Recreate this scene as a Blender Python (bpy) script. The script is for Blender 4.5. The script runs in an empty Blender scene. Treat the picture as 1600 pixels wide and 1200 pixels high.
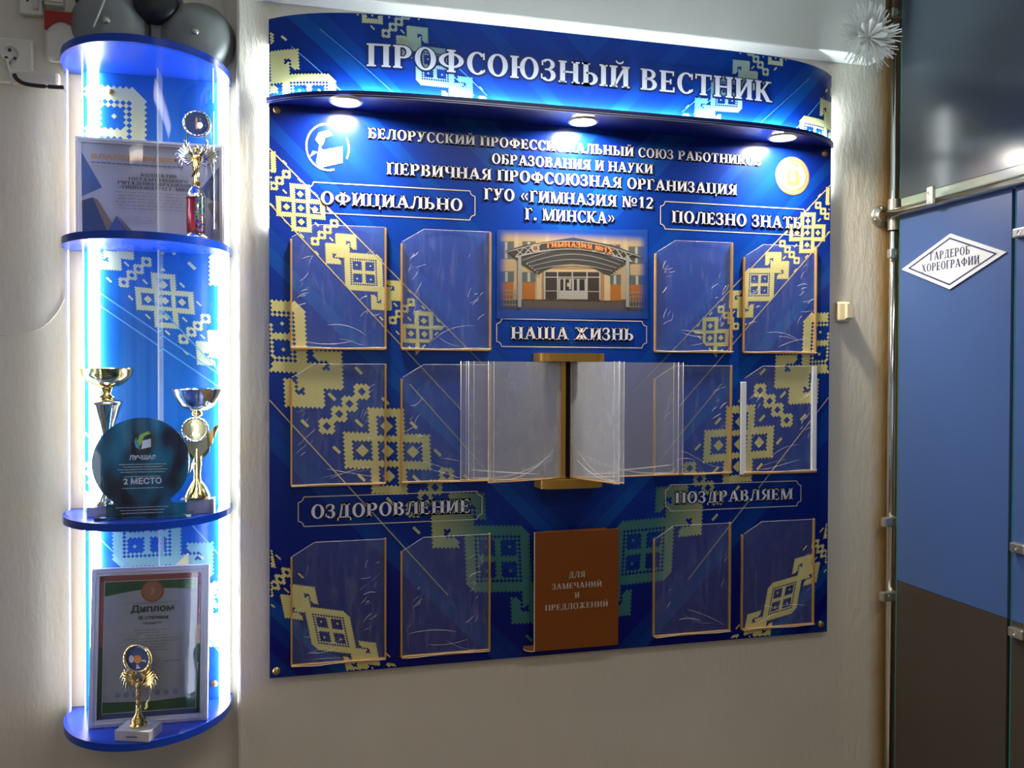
import bpy, bmesh, math, random
import numpy as np
from mathutils import Vector, Matrix

S = bpy.context.scene
COL = S.collection
# ------------------------------------------------------------------ camera
F = 1330.0
YAW, PITCH, ROLL, DIST, EYE = 0.2519, -0.0154, 0.0029, 2.1546, 1.6
fw = Vector((math.sin(YAW)*math.cos(PITCH), math.cos(YAW)*math.cos(PITCH), math.sin(PITCH)))
rt = Vector((math.cos(YAW), -math.sin(YAW), 0))
up = rt.cross(fw)
R2 = rt*math.cos(ROLL)+up*math.sin(ROLL)
U2 = up*math.cos(ROLL)-rt*math.sin(ROLL)
CAM = Vector((0, -DIST, EYE))
cd = bpy.data.cameras.new('camera'); cam = bpy.data.objects.new('camera', cd); COL.objects.link(cam)
m3 = Matrix((R2, U2, -fw)).transposed()
cam.matrix_world = Matrix.Translation(CAM) @ m3.to_4x4()
cd.sensor_width = 36.0; cd.lens = F/1600*36; cd.clip_start = 0.02
S.camera = cam
# ------------------------------------------------------------------ world, exposure
w = bpy.data.worlds.new('world'); S.world = w; w.use_nodes = True
w.node_tree.nodes['Background'].inputs[0].default_value = (0.75, 0.85, 1.0, 1)
w.node_tree.nodes['Background'].inputs[1].default_value = 0.2
S.view_settings.view_transform = 'Standard'; S.view_settings.look = 'None'
S.view_settings.gamma = 1; S.view_settings.use_curve_mapping = False
S.view_settings.exposure = 0.0
S.cycles.use_denoising = True
S.cycles.max_bounces = 10; S.cycles.transparent_max_bounces = 24
LED_CAB, LED_HEAD, LED_BACK, LED_TOP, SPOT_W, CEIL_W = 34.0, 460.0, 9.0, 60.0, 12.0, 9.0

def lamp_area(name, loc, sx, sy, power, color, rot=(0, 0, 0)):
    l = bpy.data.lights.new(name, 'AREA'); l.shape = 'RECTANGLE'; l.size = sx; l.size_y = sy
    l.energy = power; l.color = color
    o = bpy.data.objects.new(name, l); o.location = loc; o.rotation_euler = rot; COL.objects.link(o); return o
lamp_area('ceiling_fill', (-0.6, -3.2, 2.76), 1.1, 0.25, CEIL_W, (1.0, 0.84, 0.62))  # added fill for the dim corridor ambient; no such lamp is in view
lamp_area('ceiling_fill', (1.0, -1.9, 2.76), 1.1, 0.25, CEIL_W*0.55, (0.95, 0.97, 0.95))

# ------------------------------------------------------------------ pixel -> plane helpers
def ray(px, py): return R2*((px-800)/F)+U2*((600-py)/F)+fw
def P(px, py, Y=0.0):
    d = ray(px, py); return CAM+d*((Y+DIST)/d.y)
def PX(px, py, X):
    d = ray(px, py); return CAM+d*((X-CAM.x)/d.x)
def PZ(px, py, Z):
    d = ray(px, py); return CAM+d*((Z-CAM.z)/d.z)

# ------------------------------------------------------------------ materials
def nd(nt, t, **k):
    n = nt.nodes.new(t)
    for a, b in k.items(): setattr(n, a, b)
    return n
def mat(name, col, rough=0.5, metal=0.0, emis=None, es=0.0, bump=None, var=None, coat=0.0, spec=0.5, trans=0.0, alpha=1.0):
    m = bpy.data.materials.new(name); m.use_nodes = True; nt = m.node_tree
    b = nt.nodes['Principled BSDF']
    b.inputs['Base Color'].default_value = (*col, 1); b.inputs['Roughness'].default_value = rough
    b.inputs['Metallic'].default_value = metal; b.inputs['Specular IOR Level'].default_value = spec
    b.inputs['Coat Weight'].default_value = coat
    b.inputs['Transmission Weight'].default_value = trans
    b.inputs['Alpha'].default_value = alpha
    if emis: b.inputs['Emission Color'].default_value = (*emis, 1); b.inputs['Emission Strength'].default_value = es
    tc = nd(nt, 'ShaderNodeTexCoord')
    if var:  # (scale, amount)
        n = nd(nt, 'ShaderNodeTexNoise'); n.inputs['Scale'].default_value = var[0]; n.inputs['Detail'].default_value = 4
        nt.links.new(tc.outputs['Object'], n.inputs['Vector'])
        mx = nd(nt, 'ShaderNodeMix', data_type='RGBA', blend_type='MIX')
        mx.inputs[6].default_value = (*[c*(1-var[1]) for c in col], 1)
        mx.inputs[7].default_value = (*[min(1, c*(1+var[1])) for c in col], 1)
        nt.links.new(n.outputs['Fac'], mx.inputs[0]); nt.links.new(mx.outputs[2], b.inputs['Base Color'])
    if bump:  # (scale, strength, distance)
        n = nd(nt, 'ShaderNodeTexNoise'); n.inputs['Scale'].default_value = bump[0]; n.inputs['Detail'].default_value = 5
        nt.links.new(tc.outputs['Object'], n.inputs['Vector'])
        bp = nd(nt, 'ShaderNodeBump'); bp.inputs['Strength'].default_value = bump[1]; bp.inputs['Distance'].default_value = bump[2]
        nt.links.new(n.outputs['Fac'], bp.inputs['Height']); nt.links.new(bp.outputs[0], b.inputs['Normal'])
    return m

def wall_mat(name, col, vscale, strength, stain=False):
    m = mat(name, col, 0.55, spec=0.35); nt = m.node_tree; b = nt.nodes['Principled BSDF']
    tc = nd(nt, 'ShaderNodeTexCoord')
    mp = nd(nt, 'ShaderNodeMapping'); mp.inputs['Scale'].default_value = vscale
    nt.links.new(tc.outputs['Object'], mp.inputs[0])
    n1 = nd(nt, 'ShaderNodeTexNoise'); n1.inputs['Scale'].default_value = 22; n1.inputs['Detail'].default_value = 7; n1.inputs['Roughness'].default_value = 0.6
    nt.links.new(mp.outputs[0], n1.inputs['Vector'])
    n2 = nd(nt, 'ShaderNodeTexNoise'); n2.inputs['Scale'].default_value = 3.0; n2.inputs['Detail'].default_value = 6
    nt.links.new(tc.outputs['Object'], n2.inputs['Vector'])
    bp = nd(nt, 'ShaderNodeBump'); bp.inputs['Strength'].default_value = strength; bp.inputs['Distance'].default_value = 0.004
    nt.links.new(n1.outputs['Fac'], bp.inputs['Height']); nt.links.new(bp.outputs[0], b.inputs['Normal'])
    cr = nd(nt, 'ShaderNodeMix', data_type='RGBA')
    cr.inputs[6].default_value = (*[c*0.86 for c in col], 1); cr.inputs[7].default_value = (*[min(1, c*1.1) for c in col], 1)
    nt.links.new(n2.outputs['Fac'], cr.inputs[0])
    out = cr.outputs[2]
    if stain:  # yellowed grime down the inner corner by the pole
        sp = nd(nt, 'ShaderNodeSeparateXYZ'); nt.links.new(tc.outputs['Object'], sp.inputs[0])
        n3 = nd(nt, 'ShaderNodeTexNoise'); n3.inputs['Scale'].default_value = 9; nt.links.new(tc.outputs['Object'], n3.inputs['Vector'])
        ad = nd(nt, 'ShaderNodeMath', operation='MULTIPLY_ADD'); ad.inputs[1].default_value = 0.03
        nt.links.new(n3.outputs['Fac'], ad.inputs[0]); nt.links.new(sp.outputs[0], ad.inputs[2])
        mr = nd(nt, 'ShaderNodeMapRange', interpolation_type='SMOOTHSTEP'); mr.inputs[1].default_value = 1.665; mr.inputs[2].default_value = 1.725
        nt.links.new(ad.outputs[0], mr.inputs[0])
        c2 = nd(nt, 'ShaderNodeMix', data_type='RGBA'); nt.links.new(mr.outputs[0], c2.inputs[0]); nt.links.new(out, c2.inputs[6])
        c2.inputs[7].default_value = (0.38, 0.23, 0.08, 1); out = c2.outputs[2]
    nt.links.new(out, b.inputs['Base Color'])
    return m

def film_mat(name, haze, scratch, tint=(0.8, 0.84, 0.88), rough=0.18):
    m = bpy.data.materials.new(name); m.use_nodes = True; nt = m.node_tree; nt.nodes.clear()
    out = nd(nt, 'ShaderNodeOutputMaterial'); tr = nd(nt, 'ShaderNodeBsdfTransparent'); tr.inputs[0].default_value = (0.97, 0.98, 1, 1)
    pr = nd(nt, 'ShaderNodeBsdfPrincipled'); pr.inputs['Base Color'].default_value = (*tint, 1); pr.inputs['Roughness'].default_value = rough
    pr.inputs['Specular IOR Level'].default_value = 1.0
    tc = nd(nt, 'ShaderNodeTexCoord'); mp = nd(nt, 'ShaderNodeMapping'); mp.inputs['Rotation'].default_value = (0, 0.5, 0); mp.inputs['Scale'].default_value = (30, 30, 5)
    nt.links.new(tc.outputs['Object'], mp.inputs[0])
    n = nd(nt, 'ShaderNodeTexNoise'); n.inputs['Scale'].default_value = 2.2; n.inputs['Detail'].default_value = 6; n.inputs['Distortion'].default_value = 1.2
    nt.links.new(mp.outputs[0], n.inputs['Vector'])
    mr = nd(nt, 'ShaderNodeMapRange'); mr.inputs[1].default_value = 0.5; mr.inputs[2].default_value = 0.85; mr.inputs[3].default_value = haze; mr.inputs[4].default_value = haze+scratch
    nt.links.new(n.outputs['Fac'], mr.inputs[0])
    n2 = nd(nt, 'ShaderNodeTexNoise'); n2.inputs['Scale'].default_value = 6; n2.inputs['Detail'].default_value = 3
    nt.links.new(tc.outputs['Object'], n2.inputs['Vector'])
    bp = nd(nt, 'ShaderNodeBump'); bp.inputs['Strength'].default_value = 0.5; bp.inputs['Distance'].default_value = 0.004
    nt.links.new(n2.outputs['Fac'], bp.inputs['Height']); nt.links.new(bp.outputs[0], pr.inputs['Normal'])
    mx = nd(nt, 'ShaderNodeMixShader'); nt.links.new(mr.outputs[0], mx.inputs[0]); nt.links.new(tr.outputs[0], mx.inputs[1]); nt.links.new(pr.outputs[0], mx.inputs[2])
    nt.links.new(mx.outputs[0], out.inputs[0]); return m

def acrylic_mat(name, tint=(1, 1, 1), base=0.02):
    m = bpy.data.materials.new(name); m.use_nodes = True; nt = m.node_tree; nt.nodes.clear()
    out = nd(nt, 'ShaderNodeOutputMaterial'); tr = nd(nt, 'ShaderNodeBsdfTransparent'); tr.inputs[0].default_value = (*tint, 1)
    gl = nd(nt, 'ShaderNodeBsdfGlossy'); gl.inputs['Roughness'].default_value = 0.03; gl.inputs[0].default_value = (1, 1, 1, 1)
    fr = nd(nt, 'ShaderNodeFresnel'); fr.inputs[0].default_value = 1.45
    mx = nd(nt, 'ShaderNodeMixShader'); nt.links.new(fr.outputs[0], mx.inputs[0]); nt.links.new(tr.outputs[0], mx.inputs[1]); nt.links.new(gl.outputs[0], mx.inputs[2])
    nt.links.new(mx.outputs[0], out.inputs[0]); return m

def board_mat(name, xc, zc, hw, hh, ang_scale=7.0, ca=(0.003, 0.040, 0.30), cb=(0.0008, 0.005, 0.14)):
    """printed laminate: royal blue fading to navy at the borders, slanted lighter rays"""
    m = mat(name, (0.01, 0.05, 0.3), 0.27, coat=0.0, spec=0.26); nt = m.node_tree; b = nt.nodes['Principled BSDF']
    b.inputs['Coat Roughness'].default_value = 0.12
    tc = nd(nt, 'ShaderNodeTexCoord'); sp = nd(nt, 'ShaderNodeSeparateXYZ'); nt.links.new(tc.outputs['Object'], sp.inputs[0])
    def mth(op, a, b_=None, c=None):
        n = nd(nt, 'ShaderNodeMath', operation=op)
        for i, v in enumerate((a, b_, c)):
            if v is None: continue
            if isinstance(v, (int, float)): n.inputs[i].default_value = v
            else: nt.links.new(v, n.inputs[i])
        return n.outputs[0]
    ax = mth('ABSOLUTE', mth('DIVIDE', mth('SUBTRACT', sp.outputs[0], xc), hw))
    az = mth('DIVIDE', mth('SUBTRACT', sp.outputs[2], zc), hh)
    r = mth('SQRT', mth('ADD', mth('MULTIPLY', mth('SUBTRACT', ax, 0.35), mth('SUBTRACT', ax, 0.35)), mth('MULTIPLY', mth('SUBTRACT', az, 0.25), mth('SUBTRACT', az, 0.25))))
    mr = nd(nt, 'ShaderNodeMapRange', interpolation_type='SMOOTHSTEP'); mr.inputs[1].default_value = 0.1; mr.inputs[2].default_value = 1.25
    nt.links.new(r, mr.inputs[0])
    cm = nd(nt, 'ShaderNodeMix', data_type='RGBA'); nt.links.new(mr.outputs[0], cm.inputs[0])
    cm.inputs[6].default_value = (*ca, 1); cm.inputs[7].default_value = (*cb, 1)
    # slanted rays
    d = mth('SUBTRACT', sp.outputs[2], mth('MULTIPLY', ax, hw))
    n = nd(nt, 'ShaderNodeTexNoise', noise_dimensions='1D'); n.inputs['Scale'].default_value = ang_scale; n.inputs['Detail'].default_value = 0.5
    nt.links.new(mth('SNAP', d, 0.045), n.inputs['W'])
    m2 = nd(nt, 'ShaderNodeMapRange'); m2.inputs[1].default_value = 0.52; m2.inputs[2].default_value = 0.75; m2.inputs[4].default_value = 0.34
    nt.links.new(n.outputs['Fac'], m2.inputs[0])
    c2 = nd(nt, 'ShaderNodeMix', data_type='RGBA'); nt.links.new(m2.outputs[0], c2.inputs[0]); nt.links.new(cm.outputs[2], c2.inputs[6])
    c2.inputs[7].default_value = (0.006, 0.14, 0.46, 1)
    nt.links.new(c2.outputs[2], b.inputs['Base Color']); return m

def ornament_mat(name, xc, x0, x1, c0=(0.62, 0.55, 0.20), c1=(0.03, 0.14, 0.14)):
    m = mat(name, c0, 0.3); nt = m.node_tree; b = nt.nodes['Principled BSDF']
    tc = nd(nt, 'ShaderNodeTexCoord'); sp = nd(nt, 'ShaderNodeSeparateXYZ'); nt.links.new(tc.outputs['Object'], sp.inputs[0])
    a = nd(nt, 'ShaderNodeMath', operation='SUBTRACT'); a.inputs[1].default_value = xc; nt.links.new(sp.outputs[0], a.inputs[0])
    a2 = nd(nt, 'ShaderNodeMath', operation='ABSOLUTE'); nt.links.new(a.outputs[0], a2.inputs[0])
    mr = nd(nt, 'ShaderNodeMapRange'); mr.inputs[1].default_value = x0; mr.inputs[2].default_value = x1; nt.links.new(a2.outputs[0], mr.inputs[0])
    cm = nd(nt, 'ShaderNodeMix', data_type='RGBA'); nt.links.new(mr.outputs[0], cm.inputs[0]); cm.inputs[6].default_value = (*c1, 1); cm.inputs[7].default_value = (*c0, 1)
    nt.links.new(cm.outputs[2], b.inputs['Base Color']); return m

def photo_mat(name, x0, x1, z0, z1, fe, edge):
    m = mat(name, (1, 1, 1), 0.35); nt = m.node_tree; b = nt.nodes['Principled BSDF']
    at = nd(nt, 'ShaderNodeAttribute', attribute_name='Col')
    tc = nd(nt, 'ShaderNodeTexCoord'); sp = nd(nt, 'ShaderNodeSeparateXYZ'); nt.links.new(tc.outputs['Object'], sp.inputs[0])
    fac = None
    for k, (a, c) in ((0, (x0, 1)), (0, (x1, -1)), (2, (z0, 1)), (2, (z1, -1))):
        mr = nd(nt, 'ShaderNodeMapRange', interpolation_type='SMOOTHSTEP'); mr.inputs[1].default_value = a; mr.inputs[2].default_value = a+c*fe
        if c < 0: mr.inputs[1].default_value = a+c*fe; mr.inputs[2].default_value = a; mr.inputs[3].default_value = 1; mr.inputs[4].default_value = 0
        nt.links.new(sp.outputs[k], mr.inputs[0])
        if fac is None: fac = mr.outputs[0]
        else:
            mm = nd(nt, 'ShaderNodeMath', operation='MULTIPLY'); nt.links.new(fac, mm.inputs[0]); nt.links.new(mr.outputs[0], mm.inputs[1]); fac = mm.outputs[0]
    cm = nd(nt, 'ShaderNodeMix', data_type='RGBA'); nt.links.new(fac, cm.inputs[0]); cm.inputs[6].default_value = (*edge, 1); nt.links.new(at.outputs['Color'], cm.inputs[7])
    nt.links.new(cm.outputs[2], b.inputs['Base Color']); return m

M = {}
M['wall'] = wall_mat('painted_plaster_pale', (0.68, 0.63, 0.52), (3.2, 1, 1), 0.75, True)
M['wall_left'] = wall_mat('painted_plaster_grey', (0.66, 0.615, 0.52), (3, 1, 0.9), 0.28)
M['wall_out'] = mat('plain_room_paint', (0.55, 0.52, 0.46), 0.7, bump=(30, .2, .002))
M['floor'] = mat('floor_linoleum', (0.22, 0.16, 0.11), 0.35, var=(6, .3))
M['ceil'] = mat('ceiling_white', (0.7, 0.7, 0.68), 0.8, var=(3, .05))
M['beam'] = mat('beam_whitewash', (0.66, 0.66, 0.60), 0.6, bump=(18, .4, .003), var=(4, .08))
M['blue_edge'] = mat('blue_acrylic_edge', (0.004, 0.055, 0.52), 0.22, var=(12, .1))
M['blue_shelf'] = mat('blue_shelf_laminate', (0.01, 0.055, 0.50), 0.25, var=(12, .1))
M['navy'] = mat('navy_canopy', (0.004, 0.012, 0.16), 0.3, var=(12, .15))
M['silverline'] = mat('pale_trim_line', (0.6, 0.6, 0.75), 0.3, metal=0.6, var=(20, .1))
M['board'] = board_mat('board_print', 0.722, 1.55, 0.78, 0.72)
M['header'] = board_mat('header_print', 0.722, 2.33, 0.78, 0.25, 9)
M['cabback'] = board_mat('cabinet_print', -0.32, 1.55, 0.3, 1.0, 5, (0.012, 0.14, 0.52), (0.004, 0.05, 0.36))  # print blues lightened towards cyan to carry the LED glow on the panel
M['orn'] = ornament_mat('ornament_gold_fading', 0.722, 0.24, 0.52)
M['orn_head'] = ornament_mat('ornament_gold_header', 0.722, 0.30, 0.62, (0.66, 0.64, 0.30), (0.10, 0.36, 0.52))
M['orn_cab'] = mat('ornament_pale_print', (0.62, 0.66, 0.40), 0.3, var=(10, .08))
M['orn_cab2'] = mat('ornament_faint_print', (0.20, 0.45, 0.50), 0.3, var=(10, .08))
M['goldline'] = ornament_mat('gold_line_fading', 0.722, 0.22, 0.6, (0.55, 0.42, 0.20), (0.05, 0.12, 0.16))
M['frameline'] = mat('label_frame_line', (0.62, 0.54, 0.42), 0.35, var=(15, .1))
M['white_ink'] = mat('white_lettering', (0.78, 0.78, 0.86), 0.35, var=(15, .04))
M['ink_edge'] = mat('lettering_navy_edge', (0.002, 0.006, 0.09), 0.35, var=(15, .1))
M['cyan_line'] = mat('pale_blue_stripe', (0.12, 0.42, 0.75), 0.3, var=(15, .1))
M['gold'] = mat('gold_satin', (0.50, 0.27, 0.05), 0.35, metal=0.65, bump=(120, .08, .001))
M['gold_edge'] = mat('gold_pocket_edge', (0.55, 0.30, 0.09), 0.35, metal=0.35, var=(30, .2))
M['brown'] = mat('brown_plastic', (0.22, 0.055, 0.004), 0.3, var=(8, .08))
M['cream'] = mat('cream_plastic', (0.72, 0.62, 0.42), 0.35, var=(15, .06))
M['offwhite'] = mat('offwhite_plastic', (0.66, 0.63, 0.55), 0.4, var=(15, .1))
M['black'] = mat('black_plastic', (0.012, 0.012, 0.014), 0.4, var=(15, .2))
M['red'] = mat('red_lens', (0.30, 0.012, 0.008), 0.3, var=(25, .25))
M['bell'] = mat('bell_grey_paint', (0.23, 0.24, 0.23), 0.38, metal=0.3, var=(18, .15), bump=(40, .1, .002))
M['chrome'] = mat('chrome', (0.75, 0.75, 0.72), 0.13, metal=1.0, var=(30, .05))
M['steel'] = mat('cast_zinc', (0.60, 0.57, 0.50), 0.3, metal=0.9, bump=(60, .2, .001))
M['screw'] = mat('screw_gold', (0.40, 0.26, 0.10), 0.3, metal=0.7, var=(40, .1))
M['pgrey'] = mat('dark_grey_panel', (0.055, 0.068, 0.078), 0.22, var=(3, .08), spec=0.5)
M['pblue'] = mat('blue_panel', (0.052, 0.105, 0.28), 0.40, var=(2.5, .10), bump=(300, .05, .0005))
M['pdark'] = mat('brown_grey_panel', (0.050, 0.038, 0.028), 0.4, var=(3, .1))
M['glassrail'] = mat('pale_green_glass', (0.30, 0.36, 0.28), 0.2, var=(10, .2))
M['teal'] = mat('glass_edge_teal', (0.02, 0.16, 0.15), 0.1, var=(10, .2))
M['ribbon'] = mat('ribbon_white', (0.92, 0.92, 0.86), 0.4, var=(10, .03))
M['paper'] = mat('paper_white', (0.75, 0.76, 0.78), 0.4, var=(10, .03))
M['signink'] = mat('sign_navy_ink', (0.03, 0.035, 0.13), 0.5, var=(15, .1))
M['film'] = film_mat('pocket_film', 0.055, 0.10)
M['sleeve'] = film_mat('sleeve_film', 0.22, 0.05, (0.74, 0.71, 0.66), 0.25)
M['sleeve_lit'] = film_mat('sleeve_film_lit', 0.32, 0.06, (0.74, 0.73, 0.73), 0.25)  # lit copy of the sleeve film; caught light is given as whiter haze
M['crease'] = film_mat('film_crease', 0.34, 0.25, (0.9, 0.85, 0.8), 0.2)
M['acrylic'] = acrylic_mat('clear_acrylic')
M['acrylic_edge'] = mat('acrylic_lit_edge', (0.85, 0.9, 1.0), 0.15, alpha=0.55, var=(20, .05))  # edge-lit glow put into the pale colour of the acrylic edges
M['led'] = mat('led_white', (1, 1, 1), emis=(0.78, 0.90, 1.0), es=LED_CAB)
M['led_warm'] = mat('led_warm', (1, 1, 1), emis=(1.0, 0.86, 0.62), es=LED_BACK*1.4)
M['led_head'] = mat('led_header', (1, 1, 1), emis=(0.72, 0.90, 1.0), es=LED_HEAD)
M['led_side'] = mat('led_side', (1, 1, 1), emis=(0.88, 0.98, 1.0), es=50)
M['led_top'] = mat('led_top', (1, 1, 1), emis=(0.88, 1.0, 0.96), es=LED_TOP)
M['led_back'] = mat('led_back', (1, 1, 1), emis=(0.88, 1.0, 0.98), es=LED_BACK)
M['lamp'] = mat('lamp_face', (1, 1, 1), emis=(1.0, 0.93, 0.78), es=760)
M['lampring'] = mat('lamp_ring', (0.8, 0.72, 0.6), 0.3, metal=0.5, var=(30, .05))
M['tgold'] = mat('trophy_gold', (0.83, 0.60, 0.22), 0.14, metal=1.0, var=(25, .12))
M['tsilver'] = mat('trophy_silver', (0.80, 0.77, 0.66), 0.12, metal=1.0, var=(25, .08))
M['medal_gold'] = mat('medal_gold', (0.55, 0.47, 0.22), 0.45, metal=0.6, var=(40, .2))
M['marble'] = mat('marble_white', (0.62, 0.58, 0.60), 0.3, var=(60, .18))
M['marble_l'] = mat('marble_mauve', (0.42, 0.36, 0.46), 0.3, var=(60, .2))
M['discblue'] = mat('disc_blue_enamel', (0.02, 0.05, 0.14), 0.55, var=(60, .4))
M['orange'] = mat('orange_enamel', (0.75, 0.25, 0.05), 0.3, var=(60, .2))
M['tred'] = mat('trophy_red_foil', (0.42, 0.006, 0.02), 0.3, metal=0.3, var=(60, .2))
M['daylight'] = mat('window_daylight', (.5, .6, .7), emis=(.75, .88, 1.0), es=0.45)
M['fill_lamps_ceiling'] = mat('fill_luminaire_diffuser', (1, 1, 1), emis=(1, 0.9, 0.75), es=6)  # glow of the added, unseen ceiling lights

def holo_mat():
    m = mat('holographic_foil', (0.3, 0.1, 0.05), 0.25, metal=0.7); nt = m.node_tree; b = nt.nodes['Principled BSDF']
    tc = nd(nt, 'ShaderNodeTexCoord'); v = nd(nt, 'ShaderNodeTexVoronoi'); v.inputs['Scale'].default_value = 220; nt.links.new(tc.outputs['Object'], v.inputs['Vector'])
    h = nd(nt, 'ShaderNodeHueSaturation'); h.inputs['Saturation'].default_value = 1.5; nt.links.new(v.outputs['Color'], h.inputs['Color']); nt.links.new(h.outputs[0], b.inputs['Base Color']); return m
M['holo'] = holo_mat()
def glassblue_mat():
    m = mat('blue_award_glass', (0.004, 0.05, 0.12), 0.08, coat=0.5, alpha=0.93); nt = m.node_tree; b = nt.nodes['Principled BSDF']
    tc = nd(nt, 'ShaderNodeTexCoord'); mp = nd(nt, 'ShaderNodeMapping'); mp.inputs['Scale'].default_value = (14, 1, 7); nt.links.new(tc.outputs['Object'], mp.inputs[0])
    n = nd(nt, 'ShaderNodeTexNoise'); n.inputs['Scale'].default_value = 1.3; n.inputs['Detail'].default_value = 1; nt.links.new(mp.outputs[0], n.inputs['Vector'])
    c = nd(nt, 'ShaderNodeMix', data_type='RGBA'); c.inputs[6].default_value = (0.001, 0.008, 0.03, 1); c.inputs[7].default_value = (0.004, 0.20, 0.36, 1)
    mr = nd(nt, 'ShaderNodeMapRange'); mr.inputs[1].default_value = .38; mr.inputs[2].default_value = .68; nt.links.new(n.outputs['Fac'], mr.inputs[0]); nt.links.new(mr.outputs[0], c.inputs[0]); nt.links.new(c.outputs[2], b.inputs['Base Color']); return m
M['award'] = glassblue_mat()
def solid(name, col, rough=0.4): 
    if name not in M: M[name] = mat(name, col, rough, var=(20, .06))
    return M[name]

# ------------------------------------------------------------------ mesh builder
class B:
    def __init__(s): s.v = []; s.f = []; s.mi = []; s.mats = []; s.sm = []; s.cols = []
    def mx(s, m):
        m = M[m] if isinstance(m, str) else m
        if m not in s.mats: s.mats.append(m)
        return s.mats.index(m)
    def face(s, pts, m, smooth=False, col=None):
        i = len(s.v); s.v += [tuple(p) for p in pts]; s.f.append(tuple(range(i, i+len(pts)))); s.mi.append(s.mx(m)); s.sm.append(smooth); s.cols.append(col)
    def faces(s, vs, fs, m, smooth=False):
        i = len(s.v); s.v += [tuple(p) for p in vs]; k = s.mx(m)
        for f in fs: s.f.append(tuple(a+i for a in f)); s.mi.append(k); s.sm.append(smooth); s.cols.append(None)
    def box(s, a, b, m):
        x0, y0, z0 = a; x1, y1, z1 = b
        x0, x1 = sorted((x0, x1)); y0, y1 = sorted((y0, y1)); z0, z1 = sorted((z0, z1))
        vs = [(x, y, z) for z in (z0, z1) for y in (y0, y1) for x in (x0, x1)]
        s.faces(vs, [(0, 2, 3, 1), (4, 5, 7, 6), (0, 1, 5, 4), (2, 6, 7, 3), (0, 4, 6, 2), (1, 3, 7, 5)], m)
    def prism(s, poly, d, m, smooth_side=False, side=None):
        """poly: 3-D points, extruded by vector d"""
        n = len(poly); d = Vector(d); a = [Vector(p) for p in poly]; b = [p+d for p in a]
        s.faces(a+b, [tuple(range(n)), tuple(range(2*n-1, n-1, -1))], m)
        s.faces(a+b, [(i, i+n, (i+1) % n+n, (i+1) % n) for i in range(n)], side or m, smooth_side)
    def lathe(s, prof, m, c=(0, 0, 0), seg=28, axis='z', flute=0):
        vs = []; n = len(prof)
        for k in range(seg):
            a = 2*math.pi*k/seg
            for r, z in prof:
                rr = r*(1+(flute if k % 2 else 0))
                p = (rr*math.cos(a), rr*math.sin(a), z)
                if axis == 'y': p = (p[0], -p[2], p[1])
                if axis == 'x': p = (p[2], p[0], p[1])
                vs.append((p[0]+c[0], p[1]+c[1], p[2]+c[2]))
        fs = [(k*n+i, ((k+1) % seg)*n+i, ((k+1) % seg)*n+i+1, k*n+i+1) for k in range(seg) for i in range(n-1)]
        s.faces(vs, fs, m, True)
    def tube(s, pts, r, m, seg=8, rad=None):
        pts = [Vector(p) for p in pts]; n = len(pts); vs = []
        t0 = (pts[1]-pts[0]).normalized(); ref = Vector((0, 0, 1)) if abs(t0.z) < .9 else Vector((1, 0, 0))
        for i, p in enumerate(pts):
            t = (pts[min(i+1, n-1)]-pts[max(i-1, 0)]).normalized()
            a = t.cross(ref).normalized(); b_ = t.cross(a); rr = rad[i] if rad else r
            for k in range(seg):
                an = 2*math.pi*k/seg; vs.append(p+a*math.cos(an)*rr+b_*math.sin(an)*rr)
        fs = [(i*seg+k, i*seg+(k+1) % seg, (i+1)*seg+(k+1) % seg, (i+1)*seg+k) for i in range(n-1) for k in range(seg)]
        fs += [tuple(range(seg-1, -1, -1)), tuple(range((n-1)*seg, n*seg))]
        s.faces(vs, fs, m, True)
    def build(s, name, parent=None, bevel=0, loc=None, fix=True):
        me = bpy.data.meshes.new(name); me.from_pydata(s.v, [], s.f)
        for m in s.mats: me.materials.append(m)
        me.polygons.foreach_set('material_index', s.mi); me.polygons.foreach_set('use_smooth', s.sm)
        if any(c is not None for c in s.cols):
            ca = me.color_attributes.new('Col', 'FLOAT_COLOR', 'CORNER'); k = 0
            for p, c in zip(me.polygons, s.cols):
                for _ in p.vertices: ca.data[k].color = (*(c or (1, 1, 1)), 1); k += 1
        me.update()
        if fix:
            bm = bmesh.new(); bm.from_mesh(me); bmesh.ops.recalc_face_normals(bm, faces=bm.faces); bm.to_mesh(me); bm.free()
        o = bpy.data.objects.new(name, me); COL.objects.link(o)
        if parent: o.parent = parent
        if loc is not None: o.location = loc
        if bevel:
            md = o.modifiers.new('bevel', 'BEVEL'); md.width = bevel; md.segments = 2; md.limit_method = 'ANGLE'
        return o

def tag(o, label=None, cat=None, group=None, kind=None):
    if label: o['label'] = label
    if cat: o['category'] = cat
    if group: o['group'] = group
    if kind: o['kind'] = kind
    return o
def thing(name, loc, label, cat, group=None, rz=0):
    o = bpy.data.objects.new(name, None); o.location = loc; o.rotation_euler = (0, 0, rz); o.empty_display_size = .05
    COL.objects.link(o); return tag(o, label, cat, group)
def arc(cx, cy, rx, ry, a0, a1, n):
    return [(cx+rx*math.cos(math.radians(a0+(a1-a0)*i/n)), cy+ry*math.sin(math.radians(a0+(a1-a0)*i/n))) for i in range(n+1)]

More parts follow.
